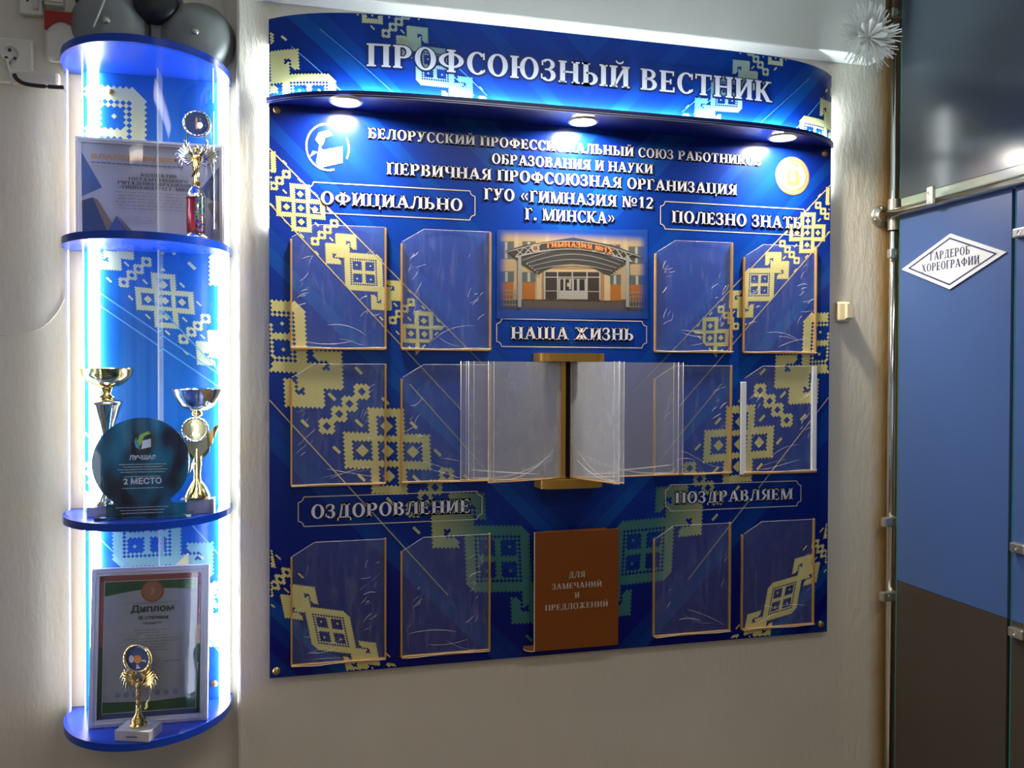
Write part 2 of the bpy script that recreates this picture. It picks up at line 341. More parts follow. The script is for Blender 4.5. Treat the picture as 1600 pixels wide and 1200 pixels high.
# ------------------------------------------------------------------ serif glyphs (bold slab-serif Cyrillic capitals)
W = 0.205; HB = 0.085; ST = 0.075; OV = 0.065
def rect(x0, y0, x1, y1): return ('r', x0, y0, x1, y1)
def slant(xb, xt, w_, y0=0.0, y1=1.0): return ('s', xb, xt, w_, y0, y1)
def ell(cx, cy, rx, ry, tx, ty, a0=0, a1=360): return ('e', cx, cy, rx, ry, tx, ty, a0, a1)
def ser(x, y, w_): return rect(x-w_/2-OV, y, x+w_/2+OV, y+ST)
def stem(x, w_=W, b=True, t=True, y0=0, y1=1):
    o = [rect(x-w_/2, y0, x+w_/2, y1)]
    if b: o.append(ser(x, 0, w_))
    if t: o.append(ser(x, 1-ST, w_))
    return o
def bowl(x, cy, rx, ry, ov=0.19): return [ell(x, cy, rx, ry, ov, HB, -90, 90), rect(x-.16, cy+ry-HB, x, cy+ry), rect(x-.16, cy-ry, x, cy-ry+HB)]
G = {
 'А': (0.90, [slant(.13, .42, .10), slant(.74, .42, .22), rect(.22, .27, .62, .35), rect(0, 0, .28, ST), rect(.56, 0, .92, ST)]),
 'Б': (0.76, stem(.18)+[rect(.18, 1-HB, .66, 1), rect(.59, .78, .66, 1)]+bowl(.38, .29, .32, .29)),
 'В': (0.78, stem(.18)+bowl(.38, .28, .34, .28)+bowl(.36, .755, .30, .245, .17)),
 'Г': (0.66, stem(.18)+[rect(.18, 1-HB, .62, 1), rect(.55, .76, .62, 1)]),
 'Д': (0.90, [rect(.52, .05, .52+W, 1), slant(.20, .34, .10, .05, 1), rect(.24, 1-HB, .82, 1), rect(.02, 0, .90, HB), rect(.02, -.2, .10, HB), rect(.82, -.2, .90, HB)]),
 'Е': (0.72, stem(.18)+[rect(.18, 1-HB, .64, 1), rect(.57, .78, .64, 1), rect(.18, .46, .52, .54), rect(.46, .38, .53, .62), rect(.18, 0, .67, HB), rect(.60, 0, .67, .24)]),
 'Ж': (1.12, stem(.54)+[slant(.54, .20, .10, .46, .96), slant(.54, .88, .10, .46, .96), slant(.14, .50, .20, 0, .55), slant(.94, .58, .20, 0, .55), rect(.06, 1-ST-.02, .30, 1), rect(.78, 1-ST-.02, 1.02, 1), rect(-.02, 0, .28, ST), rect(.80, 0, 1.10, ST)]),
 'З': (0.66, [ell(.28, .76, .28, .25, .17, .075, -90, 150), ell(.29, .275, .31, .285, .19, .08, -150, 90), rect(.16, .49, .30, .56), rect(.03, .70, .09, .92), rect(0, .10, .06, .32)]),
 'И': (0.90, stem(.18)+stem(.70)+[slant(.24, .64, .12, .10, .90)]),
 'Й': (0.90, stem(.18)+stem(.70)+[slant(.24, .64, .12, .10, .90), ell(.44, 1.24, .17, .15, .06, .07, 180, 360)]),
 'К': (0.86, stem(.18)+[slant(.30, .66, .11, .42, .97), slant(.70, .36, .22, 0, .58), rect(.54, 1-ST, .82, 1), rect(.56, 0, .88, ST)]),
 'Л': (0.88, stem(.68, t=False)+[slant(.20, .34, .10, .1, 1), rect(.24, 1-HB, .82, 1), ell(.12, .10, .12, .11, .09, .09)]),
 'М': (1.08, stem(.14, .10)+stem(.90)+[slant(.48, .20, .20, 0, 1), slant(.50, .86, .10, 0, 1)]),
 'Н': (0.92, stem(.18)+stem(.72)+[rect(.18, .46, .72, .545)]),
 'О': (0.86, [ell(.42, .5, .40, .515, .20, .08)]),
 'П': (0.92, stem(.18)+stem(.72)+[rect(.18, 1-HB, .72, 1)]),
 'Р': (0.76, stem(.18)+bowl(.37, .715, .33, .285)),
 'С': (0.76, [ell(.42, .5, .40, .515, .20, .08, 42, 318), rect(.64, .68, .71, .97), rect(.66, .12, .72, .24)]),
 'Т': (0.80, stem(.39, t=False)+[rect(.02, 1-HB, .76, 1), rect(.02, .76, .09, 1), rect(.69, .76, .76, 1)]),
 'У': (0.82, [slant(.42, .18, .22, .28, 1), slant(.28, .66, .10, 0, 1), rect(0, 1-ST, .36, 1), rect(.52, 1-ST, .82, 1), ell(.20, .08, .13, .10, .09, .08)]),
 'Ф': (1.04, stem(.50)+[ell(.50, .52, .48, .33, .19, .075)]),
 'Х': (0.88, [slant(.72, .18, .22), slant(.16, .68, .10), rect(.0, 0, .30, ST), rect(.56, 0, .88, ST), rect(.02, 1-ST, .34, 1), rect(.54, 1-ST, .84, 1)]),
 'Ц': (0.94, stem(.18)+stem(.70)+[rect(.18, 0, .88, HB), rect(.82, -.2, .90, HB)]),
 'Ч': (0.86, stem(.66)+[rect(.08, .62, .08+W, 1), ser(.18, 1-ST, W), ell(.40, .62, .32, .24, .20, .08, 180, 290), rect(.38, .38, .62, .46)]),
 'Ш': (1.36, stem(.18)+stem(.66)+stem(1.14)+[rect(.18, 0, 1.14, HB)]),
 'Ы': (1.12, stem(.18)+bowl(.36, .29, .32, .29)+stem(.92)),
 'Ь': (0.76, stem(.18)+bowl(.37, .29, .33, .29)),
 'Ю': (1.20, stem(.18)+[rect(.18, .46, .5, .545), ell(.77, .5, .38, .515, .19, .08)]),
 'Я': (0.84, stem(.64)+[ell(.46, .715, .36, .285, .19, HB, 90, 270), rect(.44, 1-HB, .62, 1), rect(.44, .43, .62, .515), slant(.14, .42, .2, 0, .46), rect(-.02, 0, .28, ST)]),
 '№': (1.34, stem(.14, .10)+stem(.66, .10)+[slant(.60, .20, .20), ell(1.04, .62, .24, .26, .12, .06), rect(.84, .18, 1.24, .25)]),
 '1': (0.60, stem(.32, t=False)+[slant(.10, .28, .10, .78, .98)]),
 '2': (0.70, [ell(.33, .72, .30, .28, .19, .08, -20, 165), slant(.10, .48, .16, .06, .60), rect(.04, 0, .62, .13), rect(.57, 0, .63, .26)]),
 '3': (0.66, [ell(.28, .76, .28, .25, .17, .075, -90, 150), ell(.29, .275, .31, .285, .19, .08, -150, 90), rect(.16, .49, .30, .56)]),
 '.': (0.34, [ell(.16, .10, .11, .11, .10, .10)]),
 '«': (0.70, [slant(.10, .28, .09, .45, .72), slant(.28, .10, .09, .18, .45), slant(.38, .56, .09, .45, .72), slant(.56, .38, .09, .18, .45)]),
 '»': (0.70, [slant(.28, .10, .09, .45, .72), slant(.10, .28, .09, .18, .45), slant(.56, .38, .09, .45, .72), slant(.38, .56, .09, .18, .45)]),
 ' ': (0.34, []),
}
def text_polys(s, g=0.0):
    """unit-height polygons of a line of text starting at x=0; g grows every stroke"""
    x = 0.0; out = []
    for ch in s:
        adv, pr = G[ch]
        for p in pr:
            if p[0] == 'r': _, a, b_, c, d = p; out.append([(x+a-g, b_-g), (x+c+g, b_-g), (x+c+g, d+g), (x+a-g, d+g)])
            elif p[0] == 's':
                _, xb, xt, w_, y0, y1 = p; h = w_/2+g*1.2
                out.append([(x+xb-h, y0-g), (x+xb+h, y0-g), (x+xt+h, y1+g), (x+xt-h, y1+g)])
            else:
                _, cx, cy, rx, ry, tx, ty, a0, a1 = p
                n = max(4, int(abs(a1-a0)/15)); o_ = arc(x+cx, cy, rx+g, ry+g, a0, a1, n); i_ = arc(x+cx, cy, max(rx-tx-g, .001), max(ry-ty-g, .001), a0, a1, n)
                for k in range(n): out.append([i_[k], o_[k], o_[k+1], i_[k+1]])
        x += adv+0.045
    return out, x-0.045
def lettering(s, pl, pr, cap_px, y, name, parent, yf=None, fill='white_ink', edge='ink_edge', grow=.07, off=.0012):
    """pl/pr: baseline start and end seen in the photo on plane y; cap height from the photo"""
    a = P(*pl, y); b = P(*pr, y); t = P(pl[0], pl[1]-cap_px, y)
    z = (a.z+b.z)/2; h = t.z-a.z; polys, L = text_polys(s)
    kx = (b.x-a.x)/L; bb = B()
    yy = yf or (lambda x: y)
    if edge:
        for q in text_polys(s, grow)[0]: bb.face([(a.x+u*kx+.0006, yy(a.x+u*kx)-off, z+v*h-.0006) for u, v in q], edge)
    for q in polys: bb.face([(a.x+u*kx, yy(a.x+u*kx)-off-.0014, z+v*h) for u, v in q], fill)
    return bb.build(name, parent, fix=False)
def sans(s, c, h, matname, name, parent, width=None, bold=.0, rot=(math.pi/2, 0, 0), align='CENTER'):
    """small sans lettering, converted to a mesh; c = centre/left of baseline"""
    cu = bpy.data.curves.new(name, 'FONT'); cu.body = s; cu.size = h/0.73; cu.align_x = align; cu.offset = bold; cu.resolution_u = 3
    cu.materials.append(M[matname] if isinstance(matname, str) else matname)
    o = bpy.data.objects.new(name, cu); COL.objects.link(o)
    bpy.context.view_layer.update()
    me = bpy.data.meshes.new_from_object(o.evaluated_get(bpy.context.evaluated_depsgraph_get()))
    wx = o.dimensions.x; COL.objects.unlink(o); bpy.data.objects.remove(o)
    n = bpy.data.objects.new(name, me); COL.objects.link(n); n.rotation_euler = rot; n.location = c
    if width and wx > 0: n.scale = (width/wx, 1, 1)
    if parent: n.parent = parent
    return n

# ------------------------------------------------------------------ folk ornament on a square cell grid
def motif(i, j, per=104):
    """traditional towel ornament: a five-ring cross, flowers, hooks, then a box of four rings; symmetric about both axes"""
    i = abs((i+per//2) % per-per//2); j = abs(j)
    X, Y = (i+j)/2, (i-j)/2
    def mx(cx, cy): return max(abs(X-cx), abs(Y-cy))
    def dot(cx, cy, n, k): return abs(i-cx-cy) <= n and abs(j-(cx-cy)) <= k
    for c in ((0, 0), (6, 0), (0, 6), (0, -6), (-6, 0)):
        m = mx(*c)
        if dot(*c, 1, 1): return True
        if m <= 2.1: return False
    for c in ((0, 0), (6, 0), (0, 6), (0, -6)):
        if mx(*c) <= 4.1: return True
    for c in ((6.5, -6.5), (1, -11), (12.5, 12.5), (12, 0), (19, 6), (28, 12), (6.5, 6.5), (16, 16)):
        if dot(*c, 1, 0): return True
    for c in ((14, 5.5), (11, 8.5), (8.5, 11), (5.5, 14)):
        m = mx(*c)
        if m < .6: return False
        if m <= 1.8 or (abs(X-c[0]) < .3 and abs(Y-c[1]) < 2.4) or (abs(Y-c[1]) < .3 and abs(X-c[0]) < 2.4): return True
    if 14.4 <= X <= 18.8 and 10 <= Y <= 18: return True
    if 14.4 <= X <= 23.2 and 10 <= Y <= 12.8: return True
    if 20.6 <= X <= 23.4 and 10.5 <= Y <= 16.6-(23.4-X)*.3: return True
    a, b_ = X-26, Y-26; A, B_ = abs(a), abs(b_)
    if max(A, B_) <= 5.1:
        q = max(abs(A-2.9), abs(B_-2.9))
        return q < .3 or q > 1.9
    if max(A, B_) <= 5.7: return False
    if max(A, B_) <= 8.1: return True
    if 5.7 < A <= 8.1 and B_ <= 13-(A-5.7)*.9: return True
    if 5.7 < B_ <= 8.1 and A <= 13-(B_-5.7)*.9: return True
    return False
def band(bb, o, d, cell, n, fn, m, y, keep, i0=0, phase=0, hw=14, yf=None, st=1.0):
    """cells along direction d (unit, x/z) from o; keep(x,z) clips to the print"""
    dx, dz = d; nx, nz = -dz, dx
    for i in range(i0, n):
        for j in range(-hw, hw+1):
            if not fn(i+phase, j): continue
            cx = o[0]+(i*dx*st+j*nx)*cell; cz = o[1]+(i*dz*st+j*nz)*cell
            if not keep(cx, cz): continue
            h = cell*.505
            q = [(cx+(-dx*st-nx)*h, cz+(-dz*st-nz)*h), (cx+(dx*st-nx)*h, cz+(dz*st-nz)*h), (cx+(dx*st+nx)*h, cz+(dz*st+nz)*h), (cx+(-dx*st+nx)*h, cz+(-dz*st+nz)*h)]
            bb.face([(a, (yf(a) if yf else y), b_) for a, b_ in q], m)
def strip(bb, a, b, w_, m, y, yf=None, n=1):
    (x0, z0), (x1, z1) = a, b; L = math.hypot(x1-x0, z1-z0); nx, nz = -(z1-z0)/L*w_/2, (x1-x0)/L*w_/2
    for k in range(n):
        p = [(x0+(x1-x0)*t, z0+(z1-z0)*t) for t in (k/n, (k+1)/n)]
        q = [(p[0][0]-nx, p[0][1]-nz), (p[1][0]-nx, p[1][1]-nz), (p[1][0]+nx, p[1][1]+nz), (p[0][0]+nx, p[0][1]+nz)]
        bb.face([(u, (yf(u) if yf else y), v) for u, v in q], m)
r45 = math.sqrt(.5)
random.seed(7)

# =================================================================== SETTING
YW, YL = 0.025, 0.075            # plane of the board wall, plane of the recessed left wall
XP = 1.72                        # partition plane
XE = -0.133                      # edge of the pilaster carrying the board
ZB = P(1330, 101, YW).z          # underside of the beam
def setting(name, bb, bevel=0): return tag(bb.build(name, bevel=bevel), kind='structure')
b = B(); b.box((XE, YW, 0), (3.2, YW+.3, 2.85), 'wall'); setting('wall_back', b, .008)
b = B(); b.box((-3, YL, 0), (XE-.0005, YL+.25, 2.85), 'wall_left'); setting('wall_left', b)
b = B(); b.box((XE-.002, YW-.075, ZB), (XP-.078, YW-.001, 2.85), 'beam'); setting('trim_1', b, .004)
zl = P(60, 118, YL).z
b = B(); b.box((-3, YL-.022, zl-.028), (-0.53, YL-.0005, zl+.006), 'wall_left'); setting('trim_2', b, .008)
b = B(); b.box((-3, -4.6, -.1), (3.2, .3, 0), 'floor'); setting('floor', b)
b = B(); b.box((-3, -4.6, 2.85), (3.2, .3, 2.95), 'ceil'); setting('ceiling', b)
b = B(); b.box((-3, -4.7, 0), (3.2, -4.6, 2.85), 'wall_out'); setting('wall_front', b)
b = B(); b.box((3.2, -4.6, 0), (3.3, .3, 2.85), 'wall_out'); setting('wall_right', b)
for n_, wx in enumerate((-2.0, -0.2, 1.5)):
    wn = bpy.data.objects.new('window_%d' % (n_+1), None); COL.objects.link(wn); wn.location = (wx, -4.6, .95); wn['kind'] = 'structure'
    b = B()
    for q in (((-.62, 0, 0), (-.55, .05, 1.45)), ((.55, 0, 0), (.62, .05, 1.45)), ((-.55, 0, 0), (.55, .05, .07)), ((-.55, 0, 1.38), (.55, .05, 1.45)), ((-.03, 0, .07), (.03, .045, 1.38))): b.box(*q, 'offwhite')
    b.build('window_frame', wn)
    for x0, x1 in ((-.55, -.03), (.03, .55)): b = B(); b.box((x0, .012, .07), (x1, .018, 1.38), 'daylight'); b.build('pane', wn)
for k, (lx, ly) in enumerate(((-0.6, -3.2), (1.0, -1.9))):  # unseen ceiling lights, added to light the room
    t = thing('added_ceiling_light', (lx, ly, 2.85), ('added unseen long white fill light above the corridor behind the viewer', 'added unseen long white fill light nearer the blue board')[k], 'ceiling light', 'added ceiling lights')
    b = B(); b.box((-.6, -.14, -.06), (.6, .14, 0), 'offwhite'); b.build('housing', t, .01)
    b = B(); b.box((-.57, -.12, -.075), (.57, .12, -.062), 'fill_lamps_ceiling'); b.build('diffuser', t)

# =================================================================== INFORMATION BOARD
X0, X1 = -0.056, 1.501
ZS, ZH, ZBT = 2.250, 2.449, 0.8455
XC = (X0+X1)/2; HW = (X1-X0)/2
board = thing('information_board', (0, 0, 0), 'large royal blue school notice board with a bulging lit header and clear pockets', 'notice board')
def hy(x, p=.105, n=6.5):
    t = min(1, abs((x-XC)/HW)); return -p*(1-t**n)
b = B(); b.box((X0, 0, ZBT), (X1, .008, ZS-.002), 'board'); b.build('panel', board)
# header skin
xs = [XC+HW*math.sin(math.pi/2*(-1+2*k/72)) for k in range(73)]
b = B()
for i in range(72):
    for (ya, ma) in ((0, 'header'),):
        p, q = xs[i], xs[i+1]
        b.faces([(p, hy(p), ZS+.006), (q, hy(q), ZS+.006), (q, hy(q), ZH), (p, hy(p), ZH)], [(0, 1, 2, 3)], 'header', True)
        b.faces([(p, hy(p)+.004, ZS+.006), (q, hy(q)+.004, ZS+.006), (q, hy(q)+.004, ZH), (p, hy(p)+.004, ZH)], [(3, 2, 1, 0)], 'navy', True)
        b.face([(p, hy(p), ZH), (q, hy(q), ZH), (q, hy(q)+.004, ZH), (p, hy(p)+.004, ZH)], 'navy')
b.build('header_panel', board, fix=False)
# canopy shelf with lip
PC = .124
zt = P(875, 165, -PC).z; zb_ = P(875, 174, -PC).z
def cyv(x): 
    t = min(1, abs((x-XC)/(HW+.006))); return -PC*(1-t**6.5)
xs2 = [XC+(HW+.006)*math.sin(math.pi/2*(-1+2*k/72)) for k in range(73)]
pl = [(x, cyv(x), zb_) for x in xs2]
b = B(); b.prism(pl+[(xs2[-1], .006, zb_), (xs2[0], .006, zb_)], (0, 0, .006), 'navy')
b.build('canopy_shelf', board)
b = B()
for i in range(72):
    p, q = xs2[i], xs2[i+1]
    a0, a1 = (p, cyv(p)-.002), (q, cyv(q)-.002); c0, c1 = (p, cyv(p)+.003), (q, cyv(q)+.003)
    z0, z1 = zb_-.001, zt
    b.faces([(*a0, z0), (*a1, z0), (*a1, z1), (*a0, z1), (*c0, z0), (*c1, z0), (*c1, z1), (*c0, z1)], [(0, 1, 2, 3), (3, 2, 6, 7), (7, 6, 5, 4), (4, 5, 1, 0)], 'navy', False)
lip = b.build('canopy_lip', board)
b = B()
for i in range(72):
    p, q = xs2[i], xs2[i+1]
    for zz, hh in ((zb_+.0035, .0012), (zb_-.0012, .001)):
        b.face([(p, cyv(p)-.0026, zz), (q, cyv(q)-.0026, zz), (q, cyv(q)-.0026, zz+hh), (p, cyv(p)-.0026, zz+hh)], 'silverline')
b.build('edge_line', lip, fix=False)
# led strip behind the lip, following the header foot
b = B()
def ly(x): return (hy(x)*.62+cyv(x)*.38)
for i in range(1, 71):
    p, q = xs[i], xs[i+1]; z0 = zb_+.007
    b.face([(p, ly(p)-.003, z0), (q, ly(q)-.003, z0), (q, ly(q)+.003, z0+.001), (p, ly(p)+.003, z0+.001)], 'led_head')
b.build('led_strip', board, fix=False)
# led on the back of the header lighting the wall, and down the side gaps
b = B()
b.box((X0+.26, -.092, ZS+.06), (X1-.26, -.082, ZS+.066), 'led_top')
for xx, zz in ((X0-.0015, 1.95), (X1, 2.12)): b.box((xx, .011, zz), (xx+.0015, .016, ZS-.01), 'led_side'); b.box((xx, .006, ZS+.01), (xx+.0015, .012, ZS+.14), 'led_side')
b.build('led_strip', board)
# spotlights
for k, (px, py) in enumerate(((541, 157), (911, 188), (1223, 213))):
    c = PZ(px, py, zb_-.001)
    b = B(); b.lathe([(.041, 0), (.041, -.004), (.036, -.007), (.029, -.004), (.029, -.001)], 'lampring'); b.lathe([(.0001, -.0025), (.029, -.0025)], 'lamp', seg=24)
    o = b.build('spotlight', board, loc=(c.x, c.y, zb_-.001), fix=False)
    l = bpy.data.lights.new('spot_glow', 'SPOT'); l.energy = SPOT_W; l.color = ((1.0, .95, .95), (1.0, .92, .82), (1, .90, .78))[k]; l.spot_size = math.radians(125); l.spot_blend = 1.0; l.shadow_soft_size = .02
    lo = bpy.data.objects.new('spot_glow', l); COL.objects.link(lo); lo.location = (c.x, c.y, zb_-.014); lo.rotation_euler = (math.radians(-4), 0, 0)
# --- ornament on the board
keep = lambda x, z: X0+.004 < x < X1-.004 and ZBT+.004 < z < ZS-.004
def side(sx, f): return (lambda p: p) if sx > 0 else None
for sx in (1, -1):
    mir = (lambda x: x) if sx > 0 else (lambda x: 2*XC-x)
    kp = lambda x, z: keep(x, z) and (abs(x-XC) > .22)
    def go(o_px, tooth, rng, phase=0, st=1.0, kk=None):
        """o_px: centre of the five-ring cross (phase 0) or of the box (phase 52); tooth: zigzag period in pixels"""
        o_ = P(*o_px, 0); b_ = B(); cell = tooth*.00162*r45
        band(b_, (mir(o_.x), o_.z), (sx*r45, -r45), cell, rng[1], motif, 'orn', -.0004, kk or kp, i0=rng[0], hw=14, phase=phase, st=st)
        b_.build('ornament', board, fix=False)['kind'] = 'stuff'
    go((470, 325), 3.35, (-60, 110), 0, 1.08)
    go((606, 705), 6.2, (-110, 90), 0, 1.10, lambda x, z: keep(x, z) and abs(x-XC) > .10)
    go((517, 985), 3.25, (-100, 100), 52, 1.5)
    for (a_, c_) in (((421, 232), (800, 615)), ((421, 318), (720, 640)), ((421, 625), (700, 930)), ((640, 600), (760, 735))):
        b = B(); a = P(*a_, 0); c = P(*c_, 0); strip(b, (mir(a.x), a.z), (mir(c.x), c.z), .0028, 'goldline', -.0006)
        b.build('gold_line', board, fix=False)
# --- ornament on the header
for sx in (1, -1):
    mir = (lambda x: x) if sx > 0 else (lambda x: 2*XC-x)
    kh = lambda x, z: X0+.003 < x < X1-.003 and ZS+.008 < z < ZH-.003
    for (o_, tooth, ph, rng, st) in (((484, 156), 4.4, 52, (-100, 30), 1.1), ((579, 8), 3.4, 0, (-30, 110), 1.05)):
        a = P(*o_, -.06); b_ = B()
        band(b_, (mir(a.x), a.z), (sx*r45, -r45), tooth*.00162*r45, rng[1], motif, 'orn_head', 0, kh, i0=rng[0], hw=14, phase=ph, yf=lambda x: hy(x)-.0005, st=st)
        b_.build('ornament', board, fix=False)['kind'] = 'stuff'
    for (p0, p1, w_) in (((455, 60), (545, 150), .002), ((640, 60), (740, 150), .002), ((700, 95), (760, 150), .0015), ((500, 40), (620, 150), .001)):
        b = B(); a = P(*p0, -.09); c = P(*p1, -.1); strip(b, (mir(a.x), a.z), (mir(c.x), c.z), w_, 'cyan_line', 0, yf=lambda x: hy(x)-.0004, n=8)
        b.build('pale_stripe', board, fix=False)
# --- lettering
lettering('ПРОФСОЮЗНЫЙ ВЕСТНИК', (573, 102), (1208, 158.5), 36, -.105, 'title_lettering', board, yf=hy, grow=.06)
for s, a, c, h in (
    ('БЕЛОРУССКИЙ ПРОФЕССИОНАЛЬНЫЙ СОЮЗ РАБОТНИКОВ', (575, 216), (1189, 259), 16),
    ('ОБРАЗОВАНИЯ И НАУКИ', (768, 257), (1020, 271), 16),
    ('ПЕРВИЧНАЯ ПРОФСОЮЗНАЯ ОРГАНИЗАЦИЯ', (604, 272.5), (1151, 305), 18.5),
    ('ГУО «ГИМНАЗИЯ №12', (756, 312.5), (1021, 326), 18.5),
    ('Г. МИНСКА»', (820, 344), (961, 349.5), 18.5),
    ('ОФИЦИАЛЬНО', (501, 318), (723, 331), 20),
    ('ПОЛЕЗНО ЗНАТЬ', (1049, 349), (1252, 357), 19),
    ('НАША ЖИЗНЬ', (798, 530), (990, 532), 20),
    ('ОЗДОРОВЛЕНИЕ', (486, 811), (735, 800), 22),
    ('ПОЗДРАВЛЯЕМ', (1054, 787), (1238, 780), 18.5)):
    lettering(s, a, c, h, 0, 'lettering', board)
def label_frame(l, r, t, bt):
    """ticket-cornered outline; t, bt are (left, right) pixel rows"""
    a = P(l, t[0], 0); c = P(r, bt[1], 0); x0, x1 = a.x, c.x; z1 = (a.z+P(r, t[1], 0).z)/2; z0 = (P(l, bt[0], 0).z+c.z)/2; k = .013
    pts = []
    for (cx, cz, a0) in ((x0, z0, 90), (x1, z0, 180), (x1, z1, 270), (x0, z1, 360)):
        if a0 == 90: seq = arc(cx, cz, k, k, 90, 0, 5)
        elif a0 == 180: seq = arc(cx, cz, k, k, 180, 90, 5)
        elif a0 == 270: seq = arc(cx, cz, k, k, 270, 180, 5)
        else: seq = arc(cx, cz, k, k, 360, 270, 5)
        pts += seq
    b = B()
    for i in range(len(pts)):
        p, q = pts[i], pts[(i+1) % len(pts)]; strip(b, p, q, .0024, 'frameline', -.0008)
    b.build('label_outline', board, fix=False)
label_frame(481, 742, (284, 299), (331, 345)); label_frame(1032, 1262, (317, 325), (360, 366)); label_frame(776, 1010, (498, 502), (541.5, 543.5))
label_frame(466, 753, (777, 767), (824, 810)); label_frame(1040, 1251, (758, 751), (799, 790))
# --- union emblem (circle, book, leaf) and bronze owl badge
c = P(512, 230, 0); b = B()
for k in range(40):
    a0, a1 = 2*math.pi*k/40, 2*math.pi*(k+1)/40
    if 25 < math.degrees(a0) < 85 or 285 < math.degrees(a0) < 330: continue
    b.face([(c.x+r*math.cos(t)*.95, -.0012, c.z+r*math.sin(t)*1.05) for r, t in ((.052, a0), (.056, a0), (.056, a1), (.052, a1))], 'white_ink')
b.face([(c.x+x, -.0013, c.z+z) for x, z in ((-.018, -.052), (.036, -.036), (.036, .004), (-.012, -.008))], 'white_ink')
b.face([(c.x+x, -.0014, c.z+z) for x, z in ((-.018, -.052), (-.028, -.040), (-.020, .004), (-.012, -.008))], solid('emblem_pale', (.55, .7, .85)))
lf = solid('emblem_green', (0.25, 0.5, 0.12))
b.face([(c.x+x, -.0015, c.z+z) for x, z in ((-.016, .000), (-.030, .016), (-.022, .034), (.002, .042), (.012, .030), (-.006, .022), (-.010, .008))], lf)
b.face([(c.x+x, -.0016, c.z+z) for x, z in ((-.044, -.028), (-.036, -.012), (-.022, -.014), (-.030, -.018))], 'white_ink')
b.build('union_emblem', board, fix=False)
c = P(1238, 275, 0); b = B(); br = solid('badge_bronze', (.36, .15, .05)); cr = solid('badge_cream', (.46, .36, .22)); dk = solid('badge_dark', (.22, .1, .05))
def disc(bb, cx, cz, r, m, y, n=28, rx=1.0): bb.face([(cx+r*rx*math.cos(2*math.pi*k/n), y, cz+r*math.sin(2*math.pi*k/n)) for k in range(n)], m)
disc(b, c.x, c.z, .054, br, -.0010, 36); disc(b, c.x, c.z, .049, cr, -.0014, 36); disc(b, c.x, c.z, .0465, br, -.0017, 36); disc(b, c.x, c.z, .041, cr, -.0020, 36)
disc(b, c.x, c.z-.004, .026, dk, -.0023, 20, .62); disc(b, c.x-.013, c.z-.008, .024, br, -.0025, 16, .35); disc(b, c.x+.013, c.z-.008, .024, br, -.0026, 16, .35)
disc(b, c.x, c.z-.002, .016, cr, -.0028, 16, .5)
for s_ in (-1, 1): disc(b, c.x+s_*.007, c.z+.022, .0058, cr, -.0029, 12); disc(b, c.x+s_*.007, c.z+.022, .0025, dk, -.0031, 10); b.face([(c.x+s_*x, -.0027, c.z+z) for x, z in ((.002, .028), (.016, .036), (.013, .022))], dk)
for s_ in (-1, 1): b.face([(c.x+s_*x, -.0030, c.z+z) for x, z in ((0, -.030), (.020, -.026), (.020, -.034), (0, -.038))], cr)
b.face([(c.x-.012, -.0022, c.z+.033), (c.x+.012, -.0022, c.z+.033), (c.x, -.0022, c.z+.040)], dk)
b.build('owl_badge', board, fix=False)
# --- fixing screws
for q in ((433, 172), (1288, 240), (432, 1048), (1282, 975)):
    c = P(*q, 0); b = B(); b.lathe([(.0095, 0), (.0095, .003), (.007, .006), (.0001, .007)], 'screw', (0, 0, 0), 18, 'y'); b.build('fixing_screw', board, loc=(c.x, 0, c.z))
# --- printed photograph of the school
a = P(778, 360, 0); c = P(1010, 497, 0); px0, px1, pz0, pz1 = a.x, c.x, P(890, 495, 0).z, P(890, 362, 0).z
M['photo'] = photo_mat('school_photo_print', px0, px1, pz0, pz1, .028, (0.005, 0.05, 0.30))
b = B(); lay = [0]
def q2(pts, col):
    lay[0] += 1; y = -.0008-lay[0]*.00001
    b.face([((P(740+u/5, 340+v/5, 0)).x, y, (P(740+u/5, 340+v/5, 0)).z) for u, v in pts], 'photo', col=tuple(c_*.62 for c_ in col))
def r2(u0, v0, u1, v1, col, sk=0): q2([(u0, v0), (u1, v0+sk), (u1, v1+sk), (u0, v1)], col)
SAND = (.60, .43, .24); SAND2 = (.68, .52, .32); ORG = (.50, .17, .03); WIN = (.13, .15, .15); FR = (.55, .52, .46); ASP = (.13, .10, .085); DKR = (.035, .03, .03); GREYM = (.33, .31, .29)
r2(180, 95, 1360, 790, SAND)
r2(180, 640, 1360, 790, ASP)
q2([(180, 700), (1360, 720), (1360, 790), (180, 790)], (.08, .085, .12))
for x in (320, 560, 790, 1010, 1170): r2(x, 95, x+30, 300, SAND2, 4)
for (x0, x1, y0, y1) in ((200, 310, 190, 320), (385, 480, 190, 320), (1060, 1140, 215, 330), (1215, 1330, 230, 355), (205, 310, 425, 500), (385, 480, 430, 500), (1065, 1145, 450, 520), (1220, 1335, 455, 525)):
    r2(x0-6, y0-6, x1+6, y1+6, (.25, .2, .14)); r2(x0, y0, x1, y1, WIN); r2((x0+x1)/2-12, y0, (x0+x1)/2+8, y1, FR)
for (x0, x1) in ((200, 310), (382, 480), (1068, 1148), (1215, 1330)): r2(x0, 508+(x0 > 900)*18, x1, 640+(x0 > 900)*10, ORG)
r2(495, 400, 1065, 640, SAND2, 10); r2(530, 390, 1020, 640, (.45, .24, .10), 8)
r2(555, 420, 990, 640, (.06, .045, .035), 8)
r2(545, 405, 995, 425, SAND2)
for x in (555, 655, 770, 885, 985): r2(x-5, 425, x+5, 640, FR)
r2(555, 462, 990, 470, FR); r2(555, 570, 660, 576, FR); r2(885, 575, 990, 581, FR)
r2(662, 475, 882, 636, (.52, .49, .44), 4)
for x0, x1 in ((676, 700), (716, 766), (782, 806), (826, 866)): r2(x0, 482, x1, 570, DKR)
